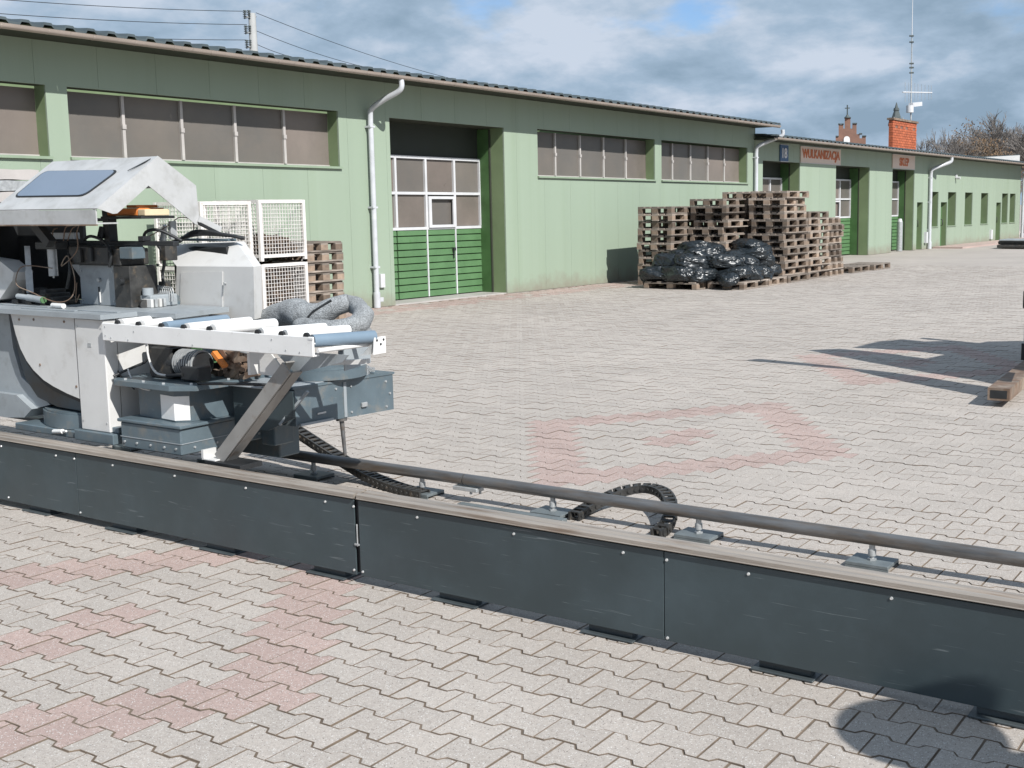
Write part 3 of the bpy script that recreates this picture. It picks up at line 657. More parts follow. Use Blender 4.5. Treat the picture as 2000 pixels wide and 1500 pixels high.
# chimney and mast
ch = thing('brick_chimney', 'square orange brick chimney with row of dark vents on roof', 'chimney', Ps(35.8, -.4, 3.2))
cz0, cz1 = 3.2, 4.50
def chim(u0, u1, n0, n1):
    m_cb = m_chb
    mb = MB(); wbox(mb, Ps, u0+.01, u1-.01, n0+.01, n1-.01, cz0, cz1); mb.build('core', m_brickr, ch)
    hz = .085; k = 0; z = cz0
    while z < cz1 - .05:
        for fidx in range(2):
            if fidx == 0: a, b = u0, u1
            else: a, b = n0, n1
            x = a - (0.12 if k % 2 else 0)
            while x < b:
                x0, x1 = max(x, a), min(x+.235, b)
                vent = (cz1-.36 < z < cz1-.20) and fidx == 0 and any(abs((x0+x1)/2 - (u0 + (u1-u0)*q)) < .13 for q in (.12, .38, .6, .84))
                if x1-x0 > .03 and not vent:
                    q = MB()
                    if fidx == 0: wbox(q, Ps, x0+.006, x1-.006, n1-.02, n1+.008, z+.006, z+hz-.006)
                    else: wbox(q, Ps, u0-.008, u0+.02, x0+.006, x1-.006, z+.006, z+hz-.006)
                    q.build('brick', m_chb, ch, fix=False)
                x += .24
        z += hz; k += 1
    mb = MB(); wbox(mb, Ps, u0-.05, u1+.05, n0-.05, n1+.05, cz1-.02, cz1+.05); mb.build('cap', m_rust, ch)
m_chb = mat('orange_chimney_brick', (0.40, 0.105, 0.045), 0.8, var=0.2, vscale=9, bump=0.2, coords='World', rand=0.15)
chim(35.72, 38.02, -.50, -.36)
mast = thing('antenna_mast', 'tall thin antenna mast with camera clamped to brick chimney', 'antenna', Ps(36.6, -.4, 4.4))
b0 = Vector(Ps(36.4, -.42, 4.4))
def mpt(px, py):
    d = Vector(ray(px, py)); c = Vector(CAM); t_ = (b0 - c).dot(N_)/d.dot(N_); return c + d*t_
MB().cyl(mpt(1779, 236), mpt(1781, 75), .028, 8, .02).build('pole', m_galv, mast)
MB().cyl(mpt(1781, 75), mpt(1783, -20), .016, 6, .008).build('whip', m_white, mast)
ya = MB(); ya.cyl(mpt(1763, 180), mpt(1820, 181), .024, 6); ya.build('boom', m_white, mast)
for px in (1768, 1775, 1787, 1793, 1800, 1807, 1814, 1819):
    MB().cyl(mpt(px, 160+(px-1763)*.12), mpt(px, 200-(px-1763)*.10), .008, 5).build('aerial_rod', m_galv, mast)
for py in (70, 82, 124, 132, 142):
    p = mpt(1780, py); MB().cyl(p - Vector((.06, .03, 0)), p + Vector((.07, .04, 0)), .03, 6).build('clamp', m_stone, mast)
cm = MB(); p = mpt(1777, 213); cm.cyl(p-Vector((0, 0, .12)), p+Vector((0, 0, .12)), .13, 12); cm.obox(mpt(1779, 205), mpt(1797, 203), .16, .14); cm.build('camera_housing', m_white, mast)

# ------------------------------------------------------------------ pallets
def pallet_boxes(mb, x, y, part=None):
    """euro pallet, x wide (0.8) and y long (1.2), base at origin"""
    out = {'deck_board': [], 'block': [], 'skid': [], 'stringer_board': []}
    for xc, wd_ in ((-.33, .14), (-.165, .10), (0, .14), (.165, .10), (.33, .14)):
        out['deck_board'].append((xc*x/.8-wd_/2, xc*x/.8+wd_/2, -y/2, y/2, .122, .144))
    for yc in (-y/2+.07, 0, y/2-.07):
        out['stringer_board'].append((-x/2, x/2, yc-.07, yc+.07, .1, .1215))
        for xc in (-x/2+.05, 0, x/2-.05):
            hw = .05 if xc else .07
            out['block'].append((xc-hw, xc+hw, yc-.07, yc+.07, .022, .0995))
    for xc, hw in ((-x/2+.05, .05), (0, .07), (x/2-.05, .05)): out['skid'].append((xc-hw, xc+hw, -y/2, y/2, 0, .0215))
    return out
PM = {}
def pallet_meshes(x, y):
    key = (x, y)
    if key not in PM:
        d = {}
        for k, bs in pallet_boxes(None, x, y).items():
            mb = MB()
            for b_ in bs: mb.box(*b_)
            me = bpy.data.meshes.new(k); me.from_pydata(mb.v, [], mb.f); me.materials.append(m_wood if k != 'block' else m_wood2); me.update(); d[k] = me
        mb = MB()
        for k, bs in pallet_boxes(None, x, y).items():
            mb.cur = 1 if k == 'block' else 0
            for b_ in bs: mb.box(*b_)
        me = bpy.data.meshes.new('pallet'); me.from_pydata(mb.v, [], mb.f); me.materials.append(m_wood); me.materials.append(m_wood2)
        me.polygons.foreach_set('material_index', mb.m); me.update(); d['whole'] = me
        # single piece meshes
        for k, bs in pallet_boxes(None, x, y).items():
            d['each_'+k] = []
            for b_ in bs:
                q = MB().box(*b_); me = bpy.data.meshes.new(k); me.from_pydata(q.v, [], q.f); me.materials.append(m_wood if k != 'block' else m_wood2); me.update(); d['each_'+k].append(me)
        PM[key] = d
    return PM[key]
ORD = ['lowest', 'second', 'third', 'fourth', 'fifth', 'sixth', 'seventh', 'eighth', 'ninth', 'tenth', 'eleventh', 'twelfth', 'thirteenth', 'fourteenth']
def pallet_stack(x0, x1, y0, y1, n, desc, detail=False, zf=1.0, group='pallets piled beside the green wall', jit=.02, jr=.02):
    X, Y = x1-x0, y1-y0; d = pallet_meshes(round(min(X, Y), 2) if X < Y else round(X, 2), round(max(X, Y), 2) if X < Y else round(Y, 2))
    for k in range(n):
        nm = ORD[k] if k < len(ORD) else 'top'
        if k == n-1 and n > 1: nm = 'topmost'
        lab = (f'{nm} weathered wooden pallet in the {desc}' if n > 1 else f'single weathered wooden pallet {desc}')
        loc = ((x0+x1)/2 + random.uniform(-jit, jit), (y0+y1)/2 + random.uniform(-jit, jit), .002 + k*.147*zf)
        rz = random.uniform(-jr, jr) + (math.pi if random.random() < .5 else 0)
        if detail:
            o = bpy.data.objects.new('pallet', None); COL.objects.link(o)
            for kk in ('deck_board', 'stringer_board', 'block', 'skid'):
                for me in d['each_'+kk]:
                    c = bpy.data.objects.new(kk, me); COL.objects.link(c); c.parent = o
        else:
            o = bpy.data.objects.new('pallet', d['whole']); COL.objects.link(o)
        o.location = loc; o.rotation_euler = (random.uniform(-.004, .004), random.uniform(-.004, .004), rz)
        prop(o, lab, 'pallet', group)
pallet_stack(-9.80, -9.00, 17.65, 18.85, 11, 'leftmost stack of the big pile', jit=.03)
pallet_stack(-8.92, -8.12, 18.35, 19.55, 12, 'stack right behind the bag heap', jit=.07, jr=.06)
pallet_stack(-9.80, -9.00, 18.95, 20.15, 11, 'stack between the leftmost one and the wall', jit=.05)
pallet_stack(-8.92, -8.12, 19.65, 20.85, 13, 'tall middle stack of the big pile', jit=.08, jr=.07)
pallet_stack(-8.92, -8.12, 20.95, 22.15, 13, 'tall stack at the back of the pile', jit=.08, jr=.07)
pallet_stack(-8.02, -7.22, 19.30, 20.50, 13, 'front stack beside the right end of the bags', jit=.06, jr=.05)
pallet_stack(-8.02, -7.22, 20.58, 21.78, 10, 'second front stack right of the bags', jit=.05, jr=.05)
pallet_stack(-8.42, -7.22, 21.86, 22.66, 9, 'low stack at the right end of the pile', jit=.07, jr=.06)
pallet_stack(-7.95, -7.15, 23.12, 24.32, 1, 'lying right of the big pile', jit=.02)
pallet_stack(-7.90, -7.10, 24.40, 25.60, 1, 'lying flat farthest right past the pile', jit=.02)
pallet_stack(-10.95, -9.90, 8.50, 9.22, 8, 'narrow stack beside the wire cages', detail=True, group='pallets stacked beside the wire cages', jit=.008, jr=.008)
# pallets that carry the bags
pallet_stack(-9.15, -7.97, 16.80, 17.58, 1, 'under the left part of the bag heap', detail=True, group='pallets under the black bags')
pallet_stack(-7.92, -7.14, 17.15, 18.33, 1, 'under the middle of the bag heap', detail=True, group='pallets under the black bags')
pallet_stack(-8.80, -8.00, 17.64, 18.30, 1, 'behind under the bag heap', group='pallets under the black bags')
pallet_stack(-7.92, -7.14, 18.36, 19.24, 1, 'under the right end of the bag heap', detail=True, group='pallets under the black bags')
# black bags
def bag_mesh(seed, sx, sy, sz):
    bm = bmesh.new(); bmesh.ops.create_icosphere(bm, subdivisions=5, radius=1.0)
    for v in bm.verts:
        p = v.co.copy(); n = p.normalized()
        sgn = lambda a, e: math.copysign(abs(a)**e, a)
        q = Vector((sgn(n.x, .7), sgn(n.y, .7), sgn(n.z, .8)))
        d = 0.16*mnoise.noise(q*1.6 + Vector((seed, 0, 0))) + 0.10*abs(mnoise.noise(q*3.5 + Vector((0, seed, 0)))) - 0.09*abs(mnoise.noise(q*7 + Vector((0, 0, seed)))) + .03*mnoise.noise(q*15) - .10*(1-min(1, abs(mnoise.noise(q*2.6+Vector((seed, seed, 0))))*5))*.6 + .035*(1-min(1, abs(mnoise.noise(q*6+Vector((0, seed, seed))))*4))
        q = q*(1+d); v.co = Vector((q.x*sx, q.y*sy, max(q.z, -.75)*sz))
    me = bpy.data.meshes.new('plastic_bag'); bm.to_mesh(me); bm.free(); me.materials.append(m_bag)
    me.polygons.foreach_set('use_smooth', [True]*len(me.polygons)); return me
bagm = [bag_mesh(i*3.7, .36, .27, .15+.02*(i % 3)) for i in range(5)]
bags = []
for (x, y, z, s, w_) in [(-8.95, 17.0, .26, 1, 'left end of the lowest row'), (-8.45, 16.98, .27, 1.05, 'lowest row, second from left'), (-8.05, 17.15, .26, .95, 'lowest row beside the heap corner'),
        (-7.55, 17.45, .27, 1.05, 'lowest row just right of the heap corner'), (-7.5, 17.98, .27, 1.0, 'lowest row, right of the middle'), (-7.5, 18.55, .27, 1.08, 'lowest row near the right end'), (-7.55, 19.0, .25, .95, 'right end of the lowest row'),
        (-8.75, 17.15, .48, .95, 'second layer at the left'), (-8.25, 17.15, .50, 1.05, 'second layer left of the corner'), (-7.75, 17.5, .50, 1.0, 'second layer over the corner'),
        (-7.6, 18.1, .50, 1.05, 'second layer right of the middle'), (-7.6, 18.7, .49, 1.0, 'second layer at the right'), (-8.65, 17.5, .62, 1.0, 'third layer at the left'),
        (-8.25, 17.55, .64, 1.05, 'third layer left hump'), (-7.8, 18.0, .56, .8, 'saddle between the two humps'), (-7.65, 18.55, .64, 1.05, 'third layer right hump'), (-8.45, 17.65, .77, .95, 'top of the left hump'),
        (-8.1, 17.8, .72, .8, 'small one beside the left hump top'), (-7.75, 18.65, .78, 1.0, 'top of the right hump'), (-7.72, 18.98, .66, .9, 'slumped down the right hump'), (-8.3, 18.1, .5, 1.0, 'hidden middle behind the humps'),
        (-7.45, 17.1, .2, .7, 'small one slumped at the front corner')]:
    i = random.randrange(5); o = bpy.data.objects.new('plastic_bag', bagm[i]); COL.objects.link(o)
    o.location = (x, y, z); o.scale = (s, s, s*random.uniform(.9, 1.15)); o.rotation_euler = (random.uniform(-.25, .25), random.uniform(-.2, .2), random.uniform(0, 6.28))
    prop(o, f'shiny black plastic bag, {w_}', 'bag', 'black plastic bags heaped on pallets')

# ------------------------------------------------------------------ wire cages by the wall
def wire_cage(x0, x1, y0, y1, z0, z1, label, fill=None, step=.052):
    t = thing('wire_cage', label, 'wire cage', ((x0+x1)/2, (y0+y1)/2, z0), 0, 'white wire cages stacked by the wall')
    q = .024
    for x in (x0, x1):
        for y in (y0, y1): MB().box(x-q, x+q, y-q, y+q, z0, z1).build('corner_post', m_cage, t)
    for z in (z0+.10, z1-.02):
        for y in (y0, y1): MB().box(x0+q, x1-q, y-q*.8, y+q*.8, z-q, z+q*.9).build('frame_rail', m_cage, t)
        for x in (x0, x1): MB().box(x-q*.8, x+q*.8, y0+q, y1-q, z-q, z+q*.9).build('frame_rail', m_cage, t)
    fl = MB().box(x0+q, x1-q, y0+q, y1-q, z0+.09, z0+.115); fl.build('floor_board', m_wood2, t)
    ft = MB()
    for x in (x0, x1):
        for y in (y0, y1): ft.box(x-.05 if x == x1 else x-q, x+q if x == x1 else x+.05, y-q, y+q, z0, z0+.03)
    ft.build('foot', m_cage, t)
    for side in range(4):
        w_ = MB(); r = .0032
        if side < 2:
            y = (y0, y1)[side]
            for x in np.arange(x0+step, x1, step): w_.box(x-r, x+r, y-r, y+r, z0+.12, z1-.04)
            for z in np.arange(z0+.16, z1-.04, step): w_.box(x0, x1, y-r-.004, y+r-.004, z-r, z+r)
        else:
            x = (x0, x1)[side-2]
            for y in np.arange(y0+step, y1, step): w_.box(x-r, x+r, y-r, y+r, z0+.12, z1-.04)
            for z in np.arange(z0+.16, z1-.04, step): w_.box(x-r+.004, x+r+.004, y0, y1, z-r, z+r)
        g_ = w_.build('wire_mesh', m_cage, t, fix=False); g_['kind'] = 'stuff'
    return t
wire_cage(-10.78, -9.90, 7.66, 8.46, .0, .90, 'lower white wire cage full of firewood beside the narrow pallet stack')
wire_cage(-10.78, -9.90, 7.66, 8.46, .91, 1.78, 'upper white wire cage with wood at the bottom beside the downpipe')
wire_cage(-10.85, -9.95, 6.72, 7.52, .0, .90, 'lower white wire cage behind the white machine cabinet')
wire_cage(-10.85, -9.95, 6.72, 7.52, .91, 1.76, 'upper white wire cage half hidden by the tilted machine hood')
def firewood(x0, x1, y0, y1, z0, z1, n, label):
    mb = MB()
    for i in range(n):
        a = random.uniform(0, 3.14); l = random.uniform(.16, .3); c = Vector((random.uniform(x0+.12, x1-.12), random.uniform(y0+.12, y1-.12), random.uniform(z0+.03, z1)))
        d = Vector((math.cos(a), math.sin(a), random.uniform(-.5, .5))).normalized()*l/2
        mb.obox(c-d, c+d, random.uniform(.04, .09), random.uniform(.03, .08))
    o = mb.build('firewood', m_fire); prop(o, label, 'firewood', kind='stuff')
firewood(-10.75, -9.93, 7.69, 8.43, .12, .84, 420, 'split firewood filling the lower wire cage')
firewood(-10.75, -9.93, 7.69, 8.43, 1.04, 1.24, 90, 'split firewood on the floor of the upper cage')
firewood(-10.8, -10.0, 6.75, 7.5, .12, .80, 300, 'split firewood in the cage behind the machine')
# pale sheets stacked by the wall, far left
for k in range(16):
    mb = MB(); z = .1 + k*.128; yy = random.uniform(-.03, .03)
    n = 14; vs = []
    for i in range(n+1):
        y = 3.2 + yy + 1.46*i/n
        vs += [(-11.05, y, z+.004*math.sin(i*1.7+k)), (-10.2+yy, y, z+.004*math.sin(i*1.7+k)), (-10.2+yy, y, z+.115+.004*math.sin(i*1.9+k)), (-11.05, y, z+.115+.004*math.sin(i*1.9+k))]
    fs = [(4*i+a, 4*i+(a+1) % 4, 4*i+4+(a+1) % 4, 4*i+4+a) for i in range(n) for a in range(4)] + [(3, 2, 1, 0), (4*n, 4*n+1, 4*n+2, 4*n+3)]
    if k == 0: pile = thing('sheet_pile', 'stack of pale wavy sheets by the wall behind the machine hood', 'sheet stack', (-10.6, 3.9, 0))
    mb.add(vs, fs).build('sheet', m_mull if k % 2 else m_galv, pile)
mb = MB(); [mb.box(-11.0, -10.3, y, y+.1, 0, .1) for y in (3.3, 3.9, 4.45)]; mb.build('bearer', m_wood2, pile)

# ------------------------------------------------------------------ guard rail of the machine track
rail = thing('guard_rail', 'long dark slate steel guard beam with worn grey rail on top across the yard', 'machine rail', (-1, .1, 0))
YP = .075
seams = [-6.3, -4.40, -2.852, -.838, .698, 2.235, 3.9, 5.6]
for i, (a, b) in enumerate(zip(seams[:-1], seams[1:])):
    ga = .012 if abs(a+.838) < .01 else .0011; gb = .012 if abs(b+.838) < .01 else .0022
    mb = MB().cbox(a+ga, b-gb, YP, YP+.006, .040, .378, .0015)
    mb.build('guard_panel', m_slate, rail)
core = MB().box(-6.3, 5.6, YP+.012, YP+.06, .05, .40); core.build('rail_web', m_black, rail)
for a, b in ((-6.3, -.846), (-.832, 5.6)):
    prof = [(.040, .384), (.046, .380), (.050, .384), (.050, .398), (.058, .4035), (.085, .4035), (.092, .398), (.118, .398), (.125, .4035), (.150, .4035), (.156, .396), (.156, .375), (.09, .372)]
    prof = [(y+(.021 if y < .06 else .008 if y < .1 else 0), z+.004) for y, z in prof]
    mb = MB().prism([(a, y, z) for y, z in prof], (b-a, 0, 0)); mb.build('rail_cap', m_rail, rail)
bolt = MB()
bx = [-3.534, -3.024, -2.538, -2.05, -1.54, -1.024, -.488, .016, .524, 1.038, 1.552, 2.06, -2.862, .710, -.862+.01, 2.25, -4.05]
bz = [.348]*13 + [.348, .348, .348, .348]
for x, z in list(zip(bx, bz)) + [(-2.84, .06), (.712, .052), (-.812, .06), (-.864, .06), (-3.5, .06)]:
    q = MB(); q.cyl((x, YP, z), (x, YP-.0045, z), .0062, 10, .0045, smooth=False); q.build('bolt', m_zinc, rail)
q = MB(); q.cyl((-.838, YP+.0, .17), (-.838, YP+.0, .27), .0035, 6); q.box(-.851, -.825, YP-.006, YP-.001, .176, .184); q.build('joint_bar', m_galv, rail)
for x in (-5.7, -4.96, -4.22, -3.48, -2.74, -2.0, -1.27, -.53, .22+.0, .94, 1.70, 2.4, 3.1):
    # flat foot plates that stick out under the panels
    q = MB().cbox(x+.11, x+.345, .066, .30, .002, .010, .002); q.box(x+.13, x+.325, .10, .14, .0105, .045); q.build('foot_plate', m_foot, rail)
# ------------------------------------------------------------------ round guide tube on small plates
tube = thing('guide_tube', 'long round steel guide tube on short posts behind the guard beam', 'machine rail', (-.5, 1.46, 0))
for a, b in ((-6.0, -1.36), (-1.352, 6.2)):
    MB().cyl((a, 1.46, .128), (b, 1.46, .128), .0315, 20).build('tube', m_tube, tube, fix=False)
q = MB().cbox(-1.42, -1.25, 1.425, 1.495, .07, .092, .003); q.cyl((-1.30, 1.44, .055), (-1.30, 1.44, .075), .008, 8); q.cyl((-1.26, 1.47, .055), (-1.26, 1.47, .075), .008, 8); q.build('joint_clamp', m_galv, tube)
for x in (-4.33, -3.44, -2.545, -1.672, -.76, .115, 1.0, 1.885, 2.77):
    p = MB().cbox(x-.10, x+.10, 1.385, 1.535, .012, .028, .002); p.box(x-.10, x+.10, 1.385, 1.393, .002, .0115); p.box(x-.10, x+.10, 1.527, 1.535, .002, .0115); p.build('base_plate', m_platesteel, tube)
    s = MB().cyl((x, 1.46, .028), (x, 1.46, .048), .010, 10); s.cyl((x, 1.46, .048), (x, 1.46, .075), .019, 12); s.cyl((x, 1.46, .075), (x, 1.46, .105), .014, 12); s.build('threaded_post', m_galv, tube)
    n_ = MB().cyl((x, 1.46, .028), (x, 1.46, .036), .022, 6, smooth=False); n_.build('nut', m_galv, tube)
cr_ = thing('channel_bar', 'flat dark steel channel lying along the guide tube feet', 'steel bar', (-.9, 1.36, 0))
MB().cbox(-1.30, -.60, 1.315, 1.36, .002, .030, .003).build('bar', m_platesteel, cr_)
# cable chains
def cable_chain(label, pts, w_, h_, n, up=(0, 0, 1)):
    t = thing('cable_chain', label, 'cable chain', pts[0])
    path = smooth_path(pts, 12)
    L_ = [0]
    for a, b in zip(path[:-1], path[1:]): L_.append(L_[-1] + (b-a).length)
    def at(s):
        for i in range(len(path)-1):
            if L_[i+1] >= s: f = (s-L_[i])/max(L_[i+1]-L_[i], 1e-6); return path[i].lerp(path[i+1], f)
        return path[-1]
    seg = L_[-1]/n
    for k in range(n):
        a, b = at(k*seg), at((k+.93)*seg); ax = (b-a).normalized(); sd = ax.cross(Vector(up)).normalized()
        if sd.length < .5: sd = Vector((0, 1, 0))
        u = sd.cross(ax); q = MB()
        for s_ in (-1, 1):
            o_ = sd*s_*(w_/2-.006); q.obox(a+o_, b+o_, .010, h_, u)
            m_ = (a+b)/2 + sd*s_*(w_/2+.001); q.cyl(m_-sd*.004, m_+sd*.004, h_*.22, 8, smooth=False)
        for s_ in (-1, 1):
            c_ = a.lerp(b, .5) + u*s_*(h_/2-.004); q.obox(c_-sd*(w_/2-.012), c_+sd*(w_/2-.012), seg*.45, .006, u)
        q.build('link', m_dirtblk, t)
    return t
cable_chain('long black cable chain sagging from the machine to the guide tube', [(-3.10, 1.62, .33), (-2.87, 1.62, .245), (-2.60, 1.60, .155), (-2.34, 1.56, .085), (-2.1, 1.50, .045), (-1.84, 1.44, .025), (-1.6, 1.40, .022)], .085, .045, 34)
cable_chain('short black cable chain arching over behind the guide tube', [(-.60, 1.42, .026), (-.60, 1.60, .045), (-.54, 1.76, .085), (-.43, 1.84, .11), (-.29, 1.80, .115), (-.17, 1.68, .10), (-.09, 1.54, .07), (-.06, 1.43, .035), (-.07, 1.35, .022)], .07, .042, 24)

# ------------------------------------------------------------------ the big wheeled saw carriage
mc = thing('saw_machine', 'large off-white and blue-grey sawing machine carriage with roller conveyor and tilted hood', 'machine', (-2.9, .8, .41))
def part(mb, name, m, parent=mc, label=None, fix=True): return mb.build(name, m, parent, label, fix)
# base
b = MB().cbox(-2.63, -2.15, .20, .84, .412, .548, .006); b.cbox(-2.645, -2.135, .19, .85, .549, .566, .004)
part(b, 'base_box', m_blue)
b = MB().cbox(-3.6, -2.64, .86, 1.45, .3, .40, .006); b.cbox(-2.60, -2.16, .85, 1.0, .28, .50, .006); b.cbox(-2.155, -2.05, .72, .86, .38, .50, .006); part(b, 'cross_beam', m_blue)
for x in (-2.85, -3.45):
    part(MB().cyl((x, 1.40, .22), (x, 1.52, .22), .07, 18), 'wheel', m_black)
b = MB()      # recessed ring line and seam strip on base
b.box(-2.632, -2.148, .197, .199, .47, .474); b.box(-2.148, -2.146, .20, .84, .47, .474); part(b, 'seam_strip', m_blue_lt)
for x in (-2.60, -2.50, -2.39, -2.28, -2.19):
    part(MB().cyl((x, .201, .445), (x, .1945, .445), .0065, 6, smooth=False), 'bolt', m_galv)
for y in (.28, .42, .56, .70):
    part(MB().cyl((-2.151, y, .445), (-2.144, y, .445), .0065, 6, smooth=False), 'bolt', m_galv)
for x, z in ((-3.52, 1.045), (-3.38, 1.05), (-3.10, 1.05), (-3.03, .70), (-3.35, .80)):
    part(MB().cyl((x, .2285, z), (x, .2245, z), .007, 8), 'rusty_screw', m_rust)
for z in (.52, 1.03):
    for x in (-2.98, -2.775): part(MB().cyl((x, .2225, z), (x, .2195, z), .005, 8), 'screw', m_galv)
for y, z in ((.62, .70), (.84, .70), (.95, .70), (1.22, .69), (.95, .56), (1.22, .55), (1.25, .62)):
    part(MB().cyl((-1.706, y, z), (-1.699, y, z), .0065, 6, smooth=False), 'bolt', m_galv)
part(MB().cbox(-1.702, -1.690, 1.02, 1.06, .575, .60, .002), 'catch', m_galv)
part(MB().tube([(-2.12, .30, .77), (-1.98, .34, .775), (-1.85, .42, .77), (-1.75, .50, .76)], .008, 8), 'oil_pipe', m_black)
part(MB().tube([(-2.72, .24, .775), (-2.70, .30, .80), (-2.62, .36, .84), (-2.58, .40, .90)], .007, 8), 'motor_cable', m_black)
for k in range(4): part(MB().cbox(-2.94+.0, -2.86, .605+.028*k, .622+.028*k, 1.104, 1.15, .002), 'terminal_strip', m_galv if k % 2 else m_wht)
part(MB().cyl((-3.02, .545, 1.25), (-3.02, .52, 1.25), .022, 14), 'hand_knob', m_black)
part(MB().cyl((-3.30, .597, 1.25), (-3.30, .585, 1.25), .012, 6, smooth=False), 'hex_nut', m_galv)
part(MB().box(-3.315, -3.308, .594, .598, 1.12, 1.21), 'centre_slot', m_black); part(MB().box(-3.306, -3.300, .592, .598, 1.12, 1.18), 'pointer', m_wht2)
for pts in ([(-3.42, .60, 1.48), (-3.30, .56, 1.50), (-3.18, .56, 1.47), (-3.10, .54, 1.40), (-3.12, .54, 1.33)], [(-3.55, .58, 1.47), (-3.50, .55, 1.40), (-3.46, .52, 1.30), (-3.50, .52, 1.20)],
            [(-2.92, .70, 1.47), (-2.90, .74, 1.38), (-2.95, .76, 1.28), (-2.92, .74, 1.22)], [(-3.02, .70, 1.46), (-2.97, .68, 1.52), (-2.90, .72, 1.53), (-2.82, .80, 1.47)]):
    part(MB().tube(smooth_path(pts, 5), .009, 7), 'black_hose', m_black)
part(MB().cbox(-2.92, -2.86, .72, .80, 1.36, 1.47, .004), 'bearing_block', m_dirtblk)
part(MB().cbox(-2.93, -2.905, .80, .84, 1.477, 1.58, .003), 'upright_bracket', m_galv)
part(MB().cbox(-3.40, -3.36, .525, .544, 1.35, 1.43, .003), 'rib', m_dirtblk); part(MB().cbox(-3.27, -3.245, .515, .534, 1.36, 1.44, .003), 'rib', m_black)
part(MB().cbox(-3.75, -3.52, .60, .64, 1.48, 1.52, .003), 'guide_bar', m_galv)
# turret block with chamfered corners
oct_ = [(-2.60, .30), (-2.26, .26), (-2.20, .31), (-2.17, .62), (-2.24, .80), (-2.60, .82)]
b = MB().prism([(x, y, .567) for x, y in oct_], (0, 0, .17)); part(b, 'turret_block', m_blue)
oct2 = [(-2.76, .27), (-2.66, .20), (-2.22, .20), (-2.10, .27), (-2.08, .55), (-2.12, .84), (-2.70, .86)]
b = MB().prism([(x, y, .7375) for x, y in oct2], (0, 0, .026)); part(b, 'turret_plate', m_blue)
for x, y in ((-2.62, .24), (-2.46, .23), (-2.3, .23), (-2.16, .29), (-2.13, .5), (-2.13, .7)):
    part(MB().cyl((x, y, .7636), (x, y, .772), .008, 6, smooth=False), 'bolt', m_zinc)
# white sticker folded round the corner of the block
b = MB().add([(-2.385, .2725, .575), (-2.262, .258, .575), (-2.262, .258, .70), (-2.385, .2725, .70), (-2.202, .3075, .575), (-2.202, .3075, .70)], [(0, 1, 2, 3), (1, 4, 5, 2)])
for i in range(len(b.v)): b.v[i] = (b.v[i][0]+.001, b.v[i][1]-.002, b.v[i][2])
part(b, 'white_sticker', m_wht2, fix=False)
# column and its foot
b = MB().cbox(-3.0, -2.752, .222, .30, .470, 1.074, .005); part(b, 'column', m_wht)
b = MB().prism([(-2.7545, .303, .47), (-2.7545, .40, .485), (-2.7545, .47, .56), (-2.7545, .57, .60), (-2.7545, .57, 1.072), (-2.7545, .303, 1.072)], (-.02, 0, 0)); part(b, 'column_side_plate', m_wht)
b = MB().cbox(-3.04, -2.70, .20, .47, .412, .469, .004); b.cbox(-2.80, -2.70, .235, .34, .470, .50, .003); part(b, 'column_foot', m_blue)
b = MB().box(-2.749, -2.743, .262, .308, .72, .782); part(b, 'socket_plate', m_galv)
for z in (.738, .765): part(MB().cyl((-2.742, .285, z), (-2.738, .285, z), .009, 8), 'socket', m_black)
b = MB().box(-2.895, -2.865, .2195, .2215, .925, .945); part(b, 'name_plate', m_galv)
# fan-shaped panel and hull behind it
fan = [(-3.60, 1.074), (-3.012, 1.074), (-3.012, .635), (-3.12, .655), (-3.24, .685), (-3.33, .715), (-3.42, .765), (-3.48, .815), (-3.53, .88), (-3.565, .96)]
b = MB().prism([(x, .228, z) for x, z in fan], (0, .018, 0)); part(b, 'fan_panel', m_wht)
edge = [(x-.018, z-.020) for x, z in fan[2:]]
hull_o = [(-3.012, .605), (-3.14, .63), (-3.27, .655), (-3.36, .69), (-3.44, .735), (-3.505, .79), (-3.555, .865), (-3.59, .96), (-3.625, 1.07)]
b = MB().prism([(x, .247, z) for x, z in [(-3.012, 1.06)] + hull_o], (0, .03, 0)); part(b, 'panel_gasket', m_black)
hh = [(-2.98, 1.06), (-2.98, .56), (-3.10, .555), (-3.30, .56), (-3.48, .60), (-3.585, .70), (-3.63, .82), (-3.655, .95), (-3.66, 1.06)]
b = MB().prism([(x, .278, z) for x, z in hh], (0, .60, 0)); part(b, 'hull', m_hull)
hl = [(-3.4, .56), (-3.66, .70), (-3.72, .86), (-3.74, 1.06), (-4.6, 1.06), (-4.6, .48), (-3.75, .48)]
b = MB().prism([(x, .30, z) for x, z in hl], (0, .5, 0)); part(b, 'left_housing', m_blue_lt)
b = MB().prism([(-3.66, .262, .60), (-3.52, .262, .53), (-3.60, .262, .475), (-3.78, .262, .46), (-4.6, .262, .47), (-4.6, .262, .60)], (0, .5, 0)); part(b, 'left_chute', m_blue_lt)
# lower discs
b = MB(); b.cyl((-3.22, .66, .455), (-3.22, .66, .535), .44, 40, smooth=True); b.cyl((-3.22, .66, .5355), (-3.22, .66, .545), .43, 40); part(b, 'turning_ring', m_blue, fix=False)
b = MB().cbox(-3.62, -3.06, .215, 1.0, .412, .452, .005); part(b, 'ring_base', m_blue)
b = MB(); b.cyl((-3.24, .21, .436), (-3.15, .205, .446), .013, 8); b.cyl((-3.15, .205, .446), (-3.11, .20, .452), .006, 8); part(b, 'grease_fitting', m_wht2)
